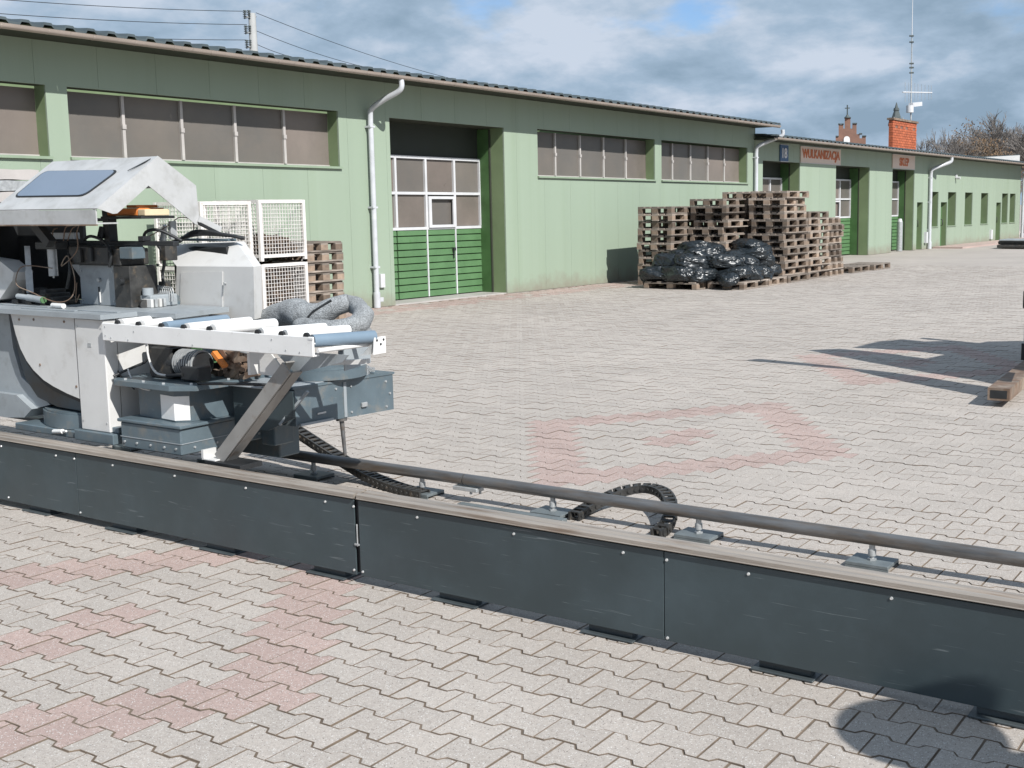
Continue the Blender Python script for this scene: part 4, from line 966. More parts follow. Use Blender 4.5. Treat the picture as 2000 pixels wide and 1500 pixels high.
# table slab
b = MB().prism([(-4.4, .20, 1.0765), (-2.74, .20, 1.0765), (-2.735, .42, 1.0765), (-2.42, .42, 1.0765), (-2.50, .84, 1.0765), (-4.4, .84, 1.0765)], (0, 0, .026)); part(b, 'table_top', m_blue_lt)
for k, (x, w_) in enumerate(((-3.3, .5), (-2.95, .4), (-3.7, .5))):
    part(MB().cbox(x-w_/2, x+w_/2, .26+.05*k, .28+.05*k, 1.103, 1.109, .001), 'table_strip', m_blue_lt)
b = MB(); b.cyl((-3.40, .36, 1.118), (-3.29, .355, 1.118), .0145, 12); part(b, 'white_roll', m_wht2)
# inner dark cavity
b = MB().box(-4.5, -3.79, .845, .865, 1.103, 1.62); b.box(-4.5, -4.48, .28, .845, 1.103, 1.56); part(b, 'inner_back_plate', m_black)
b = MB().box(-4.5, -3.40, .42, .80, 1.582, 1.60); b.obox((-3.60, .42, 1.57), (-3.48, .43, 1.46), .05, .05); part(b, 'inner_top_plate', m_dirtblk)
b = MB().add([aty(195, 520, .70), aty(160, 500, .72), aty(162, 560, .70), aty(160, 600, .70), aty(140, 560, .70)], [(0, 1, 2), (1, 4, 3, 2)]); 
b = MB().prism([aty(147, 500, .80), aty(163, 500, .80), aty(163, 550, .80), aty(140, 518, .80)], (0, .02, 0)); part(b, 'white_flap', m_wht2)
# centre column with boxes
b = MB().cbox(-3.49, -3.16, .60, .80, 1.103, 1.335, .004); part(b, 'centre_plate', m_blue_lt)
b = MB(); 
for (x, z) in ((-3.47, 1.30), (-3.18, 1.30), (-3.47, 1.13), (-3.18, 1.13)): b.cyl((x, .60, z), (x, .596, z), .006, 6)
part(b, 'centre_plate_bolts', m_galv)
b = MB().cbox(-3.50, -3.13, .545, .78, 1.337, 1.445, .006); b.cbox(-3.30, -3.12, .535, .56, 1.345, 1.44, .004); part(b, 'gear_box', m_dirtblk)
b = MB().cbox(-3.12, -2.97, .56, .74, 1.10, 1.335, .006); b.cbox(-3.12, -3.05, .56, .75, 1.336, 1.43, .004); part(b, 'drive_block', m_dirtblk)
b = MB().cbox(-3.045, -2.93, .555, .64, 1.375, 1.44, .004); part(b, 'switch_box', m_blue)
b = MB().cbox(-3.62, -2.66, .62, .66, 1.447, 1.472, .003); b.cbox(-2.95, -2.90, .61, .66, 1.4725, 1.50, .003); part(b, 'cross_bar', m_black)
part(MB().obox((-3.44, .64, 1.473), (-3.44, .64, 1.60), .035, .035), 'hood_post', m_black); b = MB(); b.obox((-3.23, .64, 1.47), (-3.235, .64, 1.645), .055, .05); b.cyl((-3.27, .62, 1.55), (-3.27, .60, 1.49), .02, 8); b.obox((-3.19, .64, 1.60), (-3.16, .64, 1.60), .012, .012); part(b, 'hood_post', m_black)
# saw spindle cylinder
b = MB(); b.cyl((-3.62, .52, 1.27), (-3.62, .52, 1.425), .026, 20); b.cyl((-3.62, .52, 1.258), (-3.62, .52, 1.27), .006, 8); part(b, 'air_cylinder', m_galv)
b = MB().cbox(-3.72, -3.52, .48, .56, 1.426, 1.468, .004); part(b, 'cylinder_mount', m_dirtblk)
b = MB(); b.obox((-3.83, .50, 1.44), (-3.80, .48, 1.30), .03, .03); b.obox((-3.80, .48, 1.30), (-3.77, .46, 1.17), .038, .038); part(b, 'support_rod', m_galv)
b = MB(); b.cyl((-3.80, .40, 1.155), (-3.62, .42, 1.145), .016, 10); b.cyl((-3.70, .40, 1.15), (-3.555, .40, 1.14), .020, 12); part(b, 'grip_tube', m_blue_lt)
part(MB().cyl((-3.556, .40, 1.14), (-3.546, .40, 1.14), .019, 12), 'grip_cap', m_green_gate, label='green end cap')
b = MB().prism([aty(0, 510, .42), aty(27, 532, .42), aty(24, 548, .42), aty(0, 584, .42), aty(-60, 600, .42), aty(-60, 500, .42)], (0, .12, 0)); part(b, 'left_cover', m_wht)
b = MB().prism([aty(20, 548, .5), aty(38, 533, .5), aty(39, 552, .5), aty(29, 563, .5)], (0, .05, 0)); part(b, 'left_bracket', m_wht2)
for i in range(9):
    x = -3.95+i*.045; b = MB().cbox(x, x+.06, .45+.02*(i % 3), .62, 1.104, 1.13+.02*(i*7 % 4), .004); part(b, 'small_block', m_dirtblk)
# cables
def cable(pts, r, m=m_rust): return part(MB().tube(smooth_path(pts, 6), r, 6), 'cable', m)
cable([aty(150, 450, .5), aty(150, 490, .48), aty(120, 520, .46), aty(132, 500, .45), aty(146, 545, .44), aty(140, 580, .42), aty(110, 590, .40), aty(60, 570, .40), aty(32, 555, .40), aty(38, 525, .42), aty(60, 519, .45), aty(102, 524, .5)], .0032)
cable([aty(185, 408, .5), aty(160, 430, .5), aty(150, 455, .5), aty(152, 475, .5)], .003)
cable([aty(102, 470, .5), aty(104, 450, .5), aty(112, 446, .5)], .004); cable([aty(124, 470, .5), aty(128, 445, .5), aty(140, 440, .5)], .004); cable([aty(132, 470, .5), aty(140, 448, .5), aty(148, 442, .5)], .003)
cable([aty(155, 575, .5), aty(148, 590, .5), aty(150, 552, .5)], .0025)
cable([aty(250, 720, .30), aty(255, 735, .30), aty(270, 755, .30), aty(292, 762, .28)], .005, m_wht)
cable([aty(225, 715, .30), aty(240, 740, .28), aty(262, 760, .27)], .004, m_black)
# black cable loom over the white cabinet
for j in range(3):
    cable([(-3.02, .90+j*.02, 1.46), (-2.85, .93, 1.50+j*.01), (-2.62, .97, 1.495), (-2.55, 1.0+j*.01, 1.478)], .011, m_black)
b = MB().cbox(-3.05, -2.62, .96, 1.02, 1.462, 1.476, .003); part(b, 'cable_tray', m_blue)
b = MB(); b.cyl(aty(318, 470, .85), aty(322, 440, .85), .02, 10, .012); part(b, 'sensor', m_galv)
cable([aty(262, 475, .7), aty(290, 462, .75), aty(330, 440, .8), aty(350, 425, .9), aty(375, 430, .95), aty(378, 450, 1.0)], .003)
# white cabinet
yA = .86
def cab(px, py, y): return aty(px, py, y)
A1, B1 = Vector(cab(342, 614, yA)), Vector(cab(497, 624, yA)); D1_, C1 = Vector(cab(345, 520, yA)), Vector(cab(495, 521, yA))
F1, E1 = Vector(cab(313, 478, 1.02)), Vector(cab(462, 473, 1.02))
dd = Vector((-.05, .10, 0))
b = MB().add([A1, B1, C1, D1_, E1, F1] + [p+dd for p in (A1, B1, C1, D1_, E1, F1)], [(0, 1, 2, 3), (3, 2, 4, 5), (1, 7, 8, 2), (2, 8, 10, 4), (5, 4, 10, 11), (0, 3, 9, 6), (3, 5, 11, 9), (6, 9, 8, 7), (9, 11, 10, 8), (0, 6, 7, 1)])
part(b, 'cabinet_cover', m_wht, fix=False)
b = MB().prism([(-3.14, .99, 1.08), (-3.14, .99, 1.40), (-2.95, .99, 1.43), (-2.62, .94, 1.43), (-2.50, .92, 1.08)], (-.03, .05, 0)); part(b, 'cabinet_core', m_black)
def on_front(px, py, o=.0): v = Vector(cab(px, py, yA)); v.y -= o; return v
b = MB().prism([on_front(352, 606, .001), on_front(436, 606, .001), on_front(436, 530, .001), on_front(354, 532, .001)], (0, -.004, 0)); part(b, 'cabinet_door', m_wht)
b = MB().cyl(on_front(441, 553, .001), on_front(441, 553, .014), .006, 8); b.obox(on_front(441, 553, .012), on_front(440, 572, .012), .006, .004); part(b, 'door_latch', m_galv)
# motor with cooling ribs and hose, left of cabinet
b = MB(); b.cyl(aty(335, 590, .80), aty(300, 575, .84), .055, 20); part(b, 'blade_guard', m_blue)
for k in range(9): part(MB().tube([aty(300+k*4.2+6*math.cos(a), 578+k*.6-22*math.sin(a), .74) for a in np.linspace(-.3, 3.4, 9)], .0035, 5), 'hose_rib', m_galv)
b = MB().cbox(-3.0, -2.88, .62, .8, 1.104, 1.17, .006); b.cyl((-2.93, .64, 1.17), (-2.93, .64, 1.21), .03, 12); part(b, 'pump', m_blue_lt)
b = MB().cbox(-2.97, -2.93, .74, .80, 1.17, 1.24, .004); b.cyl((-2.94, .62, 1.12), (-2.90, .60, 1.12), .03, 10); part(b, 'valve', m_dirtblk)
# orange motor under the hood
b = MB().cbox(-3.17, -2.90, .58, .76, 1.612, 1.655, .005); b.cbox(-3.02, -2.93, .60, .74, 1.656, 1.672, .003); part(b, 'orange_motor', m_orange)
b = MB().cbox(-2.895, -2.83, .58, .74, 1.612, 1.648, .004); part(b, 'motor_cover', m_cream)
b = MB().cbox(-3.20, -2.84, .56, .78, 1.596, 1.611, .002); part(b, 'motor_tray', m_black)
# tilted hood
XR, XL = -2.80, -3.76
ap = [(.26, 1.655), (.655, 1.935), (.90, 1.775)]
def hood_sheet(y0, z0, y1, z1, name, th=.006, xl=XL, xr=XR):
    d = Vector((0, y1-y0, z1-z0)).normalized(); nn = Vector((0, -d.z, d.y))
    if nn.z < 0: nn = -nn
    b_ = MB().prism([(xl, y0, z0), (xr, y0, z0), (xr, y1, z1), (xl, y1, z1)], -nn*th); return part(b_, name, m_hood)
hood_sheet(*ap[0], *ap[1], 'hood_front'); hood_sheet(ap[1][0]+.001, ap[1][1], *ap[2], 'hood_back')
b = MB().box(XR-.03, XR, .896, .902, 1.56, 1.773); part(b, 'hood_rear_lip', m_hood)
b = MB().box(XL-.7, XR-.01, .262, .270, 1.572, 1.648); b.box(XL-.7, XR-.02, .271, .40, 1.572, 1.580); part(b, 'hood_front_lip', m_hood, label='dirty front lip with rusty lower edge')
b = MB().box(XL-.7, XR-.012, .260, .272, 1.564, 1.5715); part(b, 'lip_edge', m_rust)
sk = [(.26, 1.655), (.657, 1.937), (.90, 1.778), (.91, 1.555), (.885, 1.558), (.585, 1.775), (.38, 1.627), (.355, 1.625)]
b = MB().prism([(XR+.001, y, z) for y, z in sk], (.005, 0, 0)); part(b, 'hood_side_skirt', m_hood)
b = MB().obox((XR+.01, .90, 1.59), (XR+.02, 1.04, 1.525), .02, .035); part(b, 'hood_arm', m_hood)
b = MB().obox((XR+.012, .90, 1.565), (XR+.022, 1.03, 1.505), .03, .012); part(b, 'hood_arm_seal', m_black)
b = MB().prism([(XR-.09, .50+.03, 1.83+.0245), (XR-.03, .60, 1.90), (XR-.02, .63, 1.9205), (XR-.075, .56, 1.8715)], (0, -.002, .003)); part(b, 'hinge_slot', m_black)
sl = (ap[1][1]-ap[0][1])/(ap[1][0]-ap[0][0]); nrm = Vector((0, -sl, 1)).normalized()
def onh(px, py, o):
    d = Vector(ray(px, py)); c = Vector(CAM); p0 = Vector((0, ap[0][0], ap[0][1])); tt = (p0-c).dot(nrm)/d.dot(nrm); return c+d*tt+nrm*o
def rounded(corners, rad, k=5):
    out = []; n = len(corners)
    for i in range(n):
        p = corners[i]; a = (corners[i-1]-p); b_ = (corners[(i+1) % n]-p); r_ = min(rad, a.length*.45, b_.length*.45)
        p0 = p + a.normalized()*r_; p1 = p + b_.normalized()*r_
        for j in range(k+1): t_ = j/k; out.append((1-t_)**2*p0 + 2*t_*(1-t_)*p + t_*t_*p1)
    return out
wc = [onh(26, 386, .001), onh(88, 335, .001), onh(234, 333, .001), onh(165, 384, .001)]
ro = rounded(wc, .05); part(MB().prism(ro, nrm*.004), 'window_seal', m_black)
ctr = sum(wc, Vector())/4; ri = [ctr + (p-ctr)*.955 + nrm*.0041 for p in ro]; part(MB().prism(ri, nrm*.003), 'hood_window', m_glass)
# roller conveyor
b = MB().cbox(-2.712, -1.176, .186, .199, .972, 1.064, .003); b.box(-2.71, -1.178, .1995, .226, .974, .980); b.box(-2.71, -1.178, .1995, .226, 1.030, 1.036); part(b, 'conveyor_side_rail', m_wht2)
b = MB().prism([(-2.72, .715, .98), (-1.11, .545, .98), (-1.11, .56, .98), (-2.72, .73, .98)], (0, 0, .05)); part(b, 'conveyor_side_rail', m_wht2)
b = MB().prism([(-1.10, .50, 1.035), (-1.10, .575, 1.035), (-1.10, .575, .955), (-1.10, .49, .955)], (.006, 0, 0)); part(b, 'end_bracket', m_wht2)
for y_, z_ in ((.515, 1.02), (.56, 1.02), (.54, 1.0)): part(MB().cyl((-1.095, y_, z_), (-1.0915, y_, z_), .006, 8), 'hole', m_black)
b = MB().prism([(-1.12, .43, .955), (-1.12, .50, 1.0), (-1.12, .55, 1.0), (-1.12, .50, .955)], (.004, 0, 0)); part(b, 'end_latch', m_galv)
RE = [(-2.70, .70), (-2.53, .70), (-2.35, .69), (-2.12, .65), (-1.90, .62), (-1.50, .58), (-1.32, .56), (-1.12, .525)]
RX = [-2.59, -2.42, -2.24, -2.07, -1.88, -1.54, -1.38, -1.22]
for i, x in enumerate(RX):
    ex, ey = RE[i]
    blu = i in (2, 7); r_ = .026 if i != 4 else .029
    if i == 7: b = MB().cyl((x+.015, .2125, 1.042), (ex, ey, 1.036), .030, 20)
    else: b = MB().cyl((x, .2125, 1.062), (ex, ey, 1.054), r_, 18)
    part(b, 'blue_roller' if blu else 'roller', m_wht2, label='blue grey roller' if blu else None, fix=False)
    part(MB().cyl((x, .2004, 1.066), (x, .1875, 1.066), .0165, 14), 'roller_bearing', m_black)
MATS['blue_roller_paint'] = mat('blue_roller_paint', (0.17, 0.23, 0.29), 0.4, var=0.1)
for o in list(mc.children):
    if o.name.startswith('blue_roller'): o.data.materials[0] = MATS['blue_roller_paint']
part(MB().cyl((-1.165, .205, 1.0), (-1.145, .54, 1.0), .011, 10), 'tie_bar', m_wht2)
for x, z in ((-2.685, 1.045), (-2.685, 1.0), (-2.64, .99), (-2.5, .985), (-2.45, 1.03), (-1.26, .99), (-1.35, .995), (-1.44, 1.04), (-2.0, .985)):
    part(MB().cyl((x, .186, z), (x, .1835, z), .004, 6), 'screw', m_galv)
for x0, z0, x1, z1 in ((-1.20, 1.052, -1.172, 1.060),): part(MB().box(x0, x1, .1835, .1855, z0, z1), 'rail_lug', m_wht2)
# bracket below the conveyor
b = MB().prism([(-1.66, .30, .972), (-1.66, .30, .848), (-1.46, .30, .845), (-1.60, .30, .972)], (0, .008, 0)); part(b, 'support_gusset', m_wht)
b = MB().box(-1.70, -1.683, .26, .36, .848, .971); part(b, 'support_plate', m_wht)
b = MB().prism([(-1.60, .33, .970), (-1.45, .33, .862), (-1.14, .33, .935), (-1.10, .33, .970)], (0, .006, 0)); part(b, 'bracket_web', m_blue_lt)
b = MB().obox((-1.47, .45, .895), (-1.17, .53, .915), .04, .022); part(b, 'light_bar', m_wht)
b = MB().prism([(-1.32, .52, .968), (-1.32, .70, .968), (-1.32, .70, .88), (-1.32, .52, .86)], (.006, 0, 0)); part(b, 'rear_web', m_blue_lt)
# brown grey diagonal strut
S0, S1 = Vector((-1.915, .235, .415)), Vector((-1.43, .26, .90))
ax = (S1-S0).normalized()
b = MB().obox(S0, S1, .010, .068, (-ax.z, 0, ax.x)); o1 = Vector((-ax.z, 0, ax.x))*.031
b.obox(S0+o1+Vector((0, .045, 0)), S1+o1+Vector((0, .045, 0)), .065, .008, (-ax.z, 0, ax.x)); b.obox(S0-o1+Vector((0, .045, 0)), S1-o1+Vector((0, .045, 0)), .065, .008, (-ax.z, 0, ax.x))
part(b, 'diagonal_strut', m_strut)
b = MB().cbox(-2.00, -1.90, .20, .30, .410, .418, .002); b.box(-2.00, -1.985, .20, .28, .4185, .46); part(b, 'strut_foot', m_wht)
b = MB().cbox(-1.98, -1.72, .20, .34, .385, .409, .002); part(b, 'strut_pad', m_black)
# motor under the conveyor
b = MB().cbox(-2.58, -2.40, .36, .52, .765, .93, .008); part(b, 'motor_bracket', m_dirtblk)
b = MB(); b.cyl((-2.44, .42, .85), (-2.22, .42, .85), .062, 24); part(b, 'motor', m_black)
b = MB().cbox(-2.64, -2.46, .40, .52, .7665, .99, .01); b.cbox(-2.455, -2.40, .37, .47, .767, .93, .006); part(b, 'motor_housing', m_dirtblk)
for k in range(9): part(MB().cyl((-2.38+k*.018, .42, .85), (-2.374+k*.018, .42, .85), .072, 20), 'cooling_fin', m_galv)
b = MB().cbox(-2.30, -2.16, .335, .42, .772, .845, .005); b.cyl((-2.28, .333, .80), (-2.40, .33, .79), .010, 8); part(b, 'terminal_box', m_black)
cable([(-2.38, .33, .79), (-2.47, .32, .80), (-2.52, .32, .86), (-2.54, .32, .95)], .006, m_wht)
b = MB().tube([(-2.56+.16*math.cos(a)+.13, .50, .86+.14*math.sin(a)) for a in np.linspace(.2, 3.0, 14)], .022, 10); b.tube([(-2.60+.16*math.cos(a)+.13, .56, .90+.12*math.sin(a)) for a in np.linspace(.2, 3.0, 14)], .018, 10); part(b, 'curved_guard', m_blue)
b = MB().cyl((-2.38, .56, .92), (-2.30, .56, .92), .085, 20); part(b, 'green_disc', m_green_gate)
b = MB()
for i in range(22):
    x, y, z = aty(random.uniform(412, 496), random.uniform(680, 735), random.uniform(.48, .6))
    d = Vector((random.uniform(-1, 1), random.uniform(-.3, .3), random.uniform(-.6, .6))).normalized()*.06; c = Vector((x, y, z)); b.obox(c-d, c+d, .02, .03)
part(b, 'rusty_linkage', m_rust)
part(MB().prism([aty(400, 655, .64), aty(505, 665, .64), aty(503, 738, .64), aty(400, 742, .64)], (0, .02, 0)), 'linkage_backplate', m_dirtblk)
part(MB().cyl((-2.1, .48, .93), (-1.72, .46, .90), .006, 8), 'linkage_rod', m_galv)
part(MB().obox(aty(418, 688, .46), aty(440, 716, .46), .03, .02), 'orange_lever', m_orange)
for k in range(3): part(MB().box(-2.12+.14*k, -2.04+.14*k, .50-.02*k, .57-.02*k, .7487, .7507), 'hazard_stripe', m_black)
b = MB().cbox(-2.14, -1.72, .46, .80, .7405, .7485, .002); part(b, 'arm_top_plate', m_blue_lt)
# turntable and arm
b = MB(); b.cyl((-1.86, .93, .750), (-1.86, .93, .80), .215, 44); b.cyl((-1.86, .93, .8005), (-1.86, .93, .815), .195, 44); part(b, 'turntable', m_blue, fix=False)
b = MB().prism([(-2.12, .56, .748), (-1.70, .54, .748), (-1.70, 1.29, .735), (-2.2, 1.29, .735)], (0, 0, -.012)); part(b, 'arm_lid', m_blue)
b = MB(); b.hexa([(-2.10, .565, .545), (-1.705, .555, .545), (-1.705, 1.28, .525), (-2.18, 1.28, .525), (-2.10, .565, .735), (-1.705, .555, .735), (-1.705, 1.28, .722), (-2.18, 1.28, .722)]); part(b, 'arm_box', m_blue)
b = MB().box(-1.7045, -1.7005, .895, .915, .54, .728); part(b, 'arm_seam', m_blue_lt)
b = MB().obox((-1.76, .50, .56), (-1.60, .545, .735), .02, .012); b.obox((-1.69, .57, .552), (-1.69, .80, .548), .012, .012); part(b, 'arm_brace', m_blue_lt)
b = MB().prism([(-2.1, .50, .735), (-1.66, .50, .735), (-1.66, .50, .60), (-1.85, .50, .52), (-2.1, .50, .52)], (0, .01, 0)); part(b, 'arm_front_plate', m_slate)
part(MB().box(-1.7, -1.698, .70, .76, .585, .594), 'arm_label', m_wht)
part(MB().cyl((-1.72, .89, .53), (-1.705, .89, .335), .013, 10, .009), 'hanging_rod', m_tube)
part(MB().cyl((-1.72, .89, .535), (-1.72, .89, .522), .03, 10), 'rod_collar', m_tube)
b = MB()
for i in range(14):
    c = Vector((random.uniform(-1.86, -1.74), random.uniform(1.05, 1.2), .738+random.uniform(0, .03))); d = Vector((random.uniform(-1, 1), random.uniform(-1, 1), random.uniform(-.3, .3))).normalized()*.03; b.obox(c-d, c+d, .035, .02)
rg = b.build('crumpled_rag', m_felt); prop(rg, 'crumpled grey rag lying on the blue machine arm', 'rag')
b = MB().box(-1.60, -1.55, 1.0, 1.1, .71, .715)

# felt-wrapped suction hose lying behind the rollers
def hose(pts, rs, name='felt_hose'):
    sp = smooth_path(pts, 9); n = len(sp); k = len(pts)-1; rr = []
    for i in range(n):
        t_ = i/9; j = min(int(t_), k-1); rr.append(rs[j]+(rs[j+1]-rs[j])*(t_-j))
    mb = MB().tube(sp, rr, 22); out = []
    for v in mb.v:
        p = Vector(v); d = .007*mnoise.noise(p*11)+.0015*mnoise.noise(p*40); out.append((p + Vector((d, d, d*1.3)))[:])
    mb.v = out; return mb
hs = thing('felt_hose', 'thick grey felt-wrapped hose coiled on the end of the roller conveyor', 'hose', (-2.0, 1.0, 1.0))
hp = [(-2.62, 1.0, .99), (-2.45, 1.0, 1.01), (-2.30, 1.0, 1.05), (-2.17, 1.0, 1.075), (-2.06, .98, 1.06), (-1.96, .99, 1.065), (-1.88, 1.03, 1.11), (-1.82, 1.08, 1.13)]
hose(hp, [.03, .05, .065, .075, .078, .068, .055, .048]).build('hose_wrap', m_felt, hs, fix=False)
hp2 = [(-1.90, 1.12, 1.125), (-1.79, 1.10, 1.115), (-1.68, 1.04, 1.08), (-1.64, .96, 1.035), (-1.70, .89, 1.01), (-1.82, .87, 1.01), (-1.95, .885, 1.01), (-2.02, .90, 1.015)]
hose(hp2, [.045, .052, .055, .056, .052, .05, .048, .04]).build('hose_wrap', m_felt, hs, fix=False)
hp3 = [(-1.66, .98, 1.02), (-1.64, 1.0, .97), (-1.68, 1.0, .91), (-1.78, 1.0, .86)]
hose(hp3, [.045, .05, .052, .05]).build('hose_wrap', m_felt, hs, fix=False)
part(MB().tube([(-2.0, .915, 1.03), (-1.94, .93, 1.09), (-1.86, .99, 1.15)], .007, 6), 'strap', m_black)

# little coil at the far left edge in front of the guard beam
t = thing('wire_coil', 'small coil of black cable hanging on the guard beam at left', 'cable coil', (-3.62, .05, .1))
for r_ in (.035, .042, .05):
    MB().tube([(-3.69+.35*r_*math.cos(a), .055-.02*math.sin(a)*.3, .13+r_*1.2*math.sin(a)) for a in np.linspace(0, 6.28, 22)], .006, 6).build('loop', m_black, t)

# ------------------------------------------------------------------ rack at the right edge of the picture
rk = thing('steel_rack', 'rusty steel rack with heavy rectangular foot beam at right', 'rack', (.45, 7.2, 0))
f0, f1 = Vector(atz(1950, 779, .07)), Vector(atz(2012, 727, .07))
dirb = (f1-f0).normalized()
def beam(a, b_, w_, h_, m, name):
    q = MB().obox(a, b_, w_, h_); return q.build(name, m, rk)
beam(f0+Vector((0, 0, .035)), f0+dirb*4.0+Vector((0, 0, .035)), .17, .10, m_rust, 'foot_beam')
q = MB().obox(f0-dirb*.002+Vector((0, 0, .035)), f0+dirb*.004+Vector((0, 0, .035)), .13, .065); q.build('beam_mouth', m_black, rk)
pb = Vector(atz(2001, 706, .10)); pb = Vector((pb.x, pb.y, 0))
side = Vector((dirb.y, -dirb.x, 0))
pc = pb + side*.045
MB().obox(pc, pc+Vector((0, 0, .88)), .10, .10, (1, 0, 0)).build('post', m_wht, rk)
for z0, z1 in ((.12, .28), (.62, .78)):
    MB().obox(pc+Vector((0, 0, z0)), pc+Vector((0, 0, z1)), .13, .13, (1, 0, 0)).build('post_clamp', m_black, rk)
# upper steelwork and posts out of view, invented to throw the yard shadow
def caster(sx, sy, bx_):   # point above x=bx_ that throws its shadow on (sx, sy)
    L_ = (bx_ - sx)/SUN_DIR.x; return Vector((bx_, sy + SUN_DIR.y*L_, L_*math.tan(SUN_EL)))
XR2 = .62
def panel(px_pts, m, name, th=.05):
    g_ = [atz(x, y, 0) for x, y in px_pts]
    q = MB().prism([caster(p[0], p[1], XR2+.25) for p in g_], (th, 0, 0)); return q.build(name, m, rk)
panel([(1576, 684), (1640, 681), (1730, 690), (1805, 701), (1845, 693), (1780, 685), (1665, 679), (1715, 667), (1760, 663), (1800, 667), (1870, 666), (1905, 671), (1930, 667), (2060, 665), (2060, 765), (1960, 753), (1935, 749), (1890, 740), (1800, 726), (1690, 706)], m_rust, 'shadow_sheet')  # unseen sheet, outline projected back from the shadow it must cast
panel([(1455, 704), (1480, 701), (1590, 711), (1660, 719), (1750, 729), (1850, 744), (1935, 757), (1925, 776), (1800, 752), (1740, 740), (1660, 722), (1590, 716)], m_rust, 'shadow_arm')  # unseen arm, shaped only to cast the long thin shadow
MB().obox((XR2+.27, 7.7, 0), (XR2+.27, 7.7, 2.4), .10, .10, (1, 0, 0)).build('post', m_rust, rk)
MB().obox((XR2+.27, 9.6, 0), (XR2+.27, 9.6, 2.2), .10, .10, (1, 0, 0)).build('post', m_rust, rk)

# ------------------------------------------------------------------ far things on the right
t = thing('timber_bundle', 'low dark bundle under pale blue cover lying far right of yard', 'bundle', atz(1985, 484, 0))
c = Vector(atz(1985, 485, 0)); 
for k, (dx_, w_) in enumerate(((0, 1.4), (.15, 1.2))):
    MB().cbox(c.x-.55, c.x+1.6, c.y-.5+dx_, c.y+.9, .03+.12*k, .14+.12*k, .02).build('timber_layer', m_dirtblk, t)
MB().cbox(c.x-.5, c.x+1.65, c.y-.45, c.y+.85, .262, .32, .02).build('cover', m_blue_lt, t)
fe = thing('board_fence', 'dark brown board fence beyond the end of the green building', 'fence', atdist(2005, 440, 58))
fx, fy, _ = atdist(1996, 440, 56)
for k in range(30):
    MB().box(fx+k*.16, fx+k*.16+.15, fy, fy+.03, 0, 3.1+random.uniform(-.03, .03)).build('board', m_fence, fe)
MB().box(fx, fx+4.8, fy+.03, fy+.07, .6, .7).build('fence_rail', m_fence, fe); MB().box(fx, fx+4.8, fy+.03, fy+.07, 2.3, 2.4).build('fence_rail', m_fence, fe)
def hex3(mb, c, ux, w_, d_, z0, z1):
    ux = Vector(ux).normalized(); uy = Vector((-ux.y, ux.x, 0)); c = Vector((c[0], c[1], 0)); 
    q = [c - ux*w_/2, c + ux*w_/2, c + ux*w_/2 + uy*d_, c - ux*w_/2 + uy*d_]
    return mb.hexa([(p.x, p.y, z0) for p in q] + [(p.x, p.y, z1) for p in q])
# white gable house far right
DW = 62
wh = thing('white_house', 'white gabled house end behind the low roof at far right', 'building', atdist(1960, 400, DW))
a0, a1, a2 = Vector(atdist(1916, 304.5, DW)), Vector(atdist(1992, 302.5, DW)), Vector(atdist(1992, 340, DW))
def drop(v, z): return Vector((v.x, v.y, z))
back = Vector((-.25, .97, 0))*8
tl = Vector(atdist(1885, 309, DW)); tr = Vector(atdist(1992, 303, DW))
MB().prism([drop(tl, 0), drop(tr, 0), tr, tl], back).build('wall', m_wht2, wh)
MB().prism([tl+Vector((0, 0, .001)), tr+Vector((0, 0, .001)), tr+Vector((0, 0, .04)), tl+Vector((0, 0, .04))], back).build('roof', m_roof, wh)
# church gable
DC = 150
def fac(px, py, D=DC): return Vector(atdist(px, py, D))
cg = thing('church_gable', 'stepped red brick church gable with white clock niche and cross', 'church', drop(fac(1660, 300), 0))
bk = Vector((-.36, .93, 0))*1.2
steps = [(1632, 284), (1632, 268), (1638, 268), (1638, 244), (1647, 244), (1647, 251), (1650, 251), (1650, 231), (1661, 231), (1661, 251), (1665, 251), (1665, 243), (1673, 243), (1673, 262), (1679, 262), (1679, 270), (1684, 270), (1684, 267), (1691, 267), (1691, 284)]
low_ = [fac(1691, 330), fac(1632, 330)]
MB().prism([fac(*p) for p in steps] + low_, bk).build('gable_wall', m_brickr, cg)
for a, b_, y in ((1637, 1642, 243), (1643, 1648, 243), (1665, 1674, 242), (1632, 1638, 267), (1678, 1684, 262), (1684, 1692, 266.5), (1649, 1662, 230.5)):
    MB().prism([fac(a, y) - bk*.1, fac(b_, y) - bk*.1, fac(b_, y-2) - bk*.1, fac(a, y-2) - bk*.1], bk*1.2).build('coping', m_stone, cg)
MB().prism([fac(1648, 281) - bk*.05] + [fac(1654+6*math.cos(a), 272-6*math.sin(a)) - bk*.05 for a in np.linspace(math.pi, 0, 8)] + [fac(1660, 281) - bk*.05], -bk*.06).build('clock_niche', m_wht2, cg)
MB().cyl(fac(1655, 230), fac(1655, 224), .35, 8, .12).build('finial_base', m_stone, cg)
q = MB().obox(fac(1655, 226), fac(1655, 205), .12, .12, (1, 0, 0)); q.obox(fac(1650, 211.5), fac(1660, 211), .12, .12); q.build('cross', m_stone, cg)
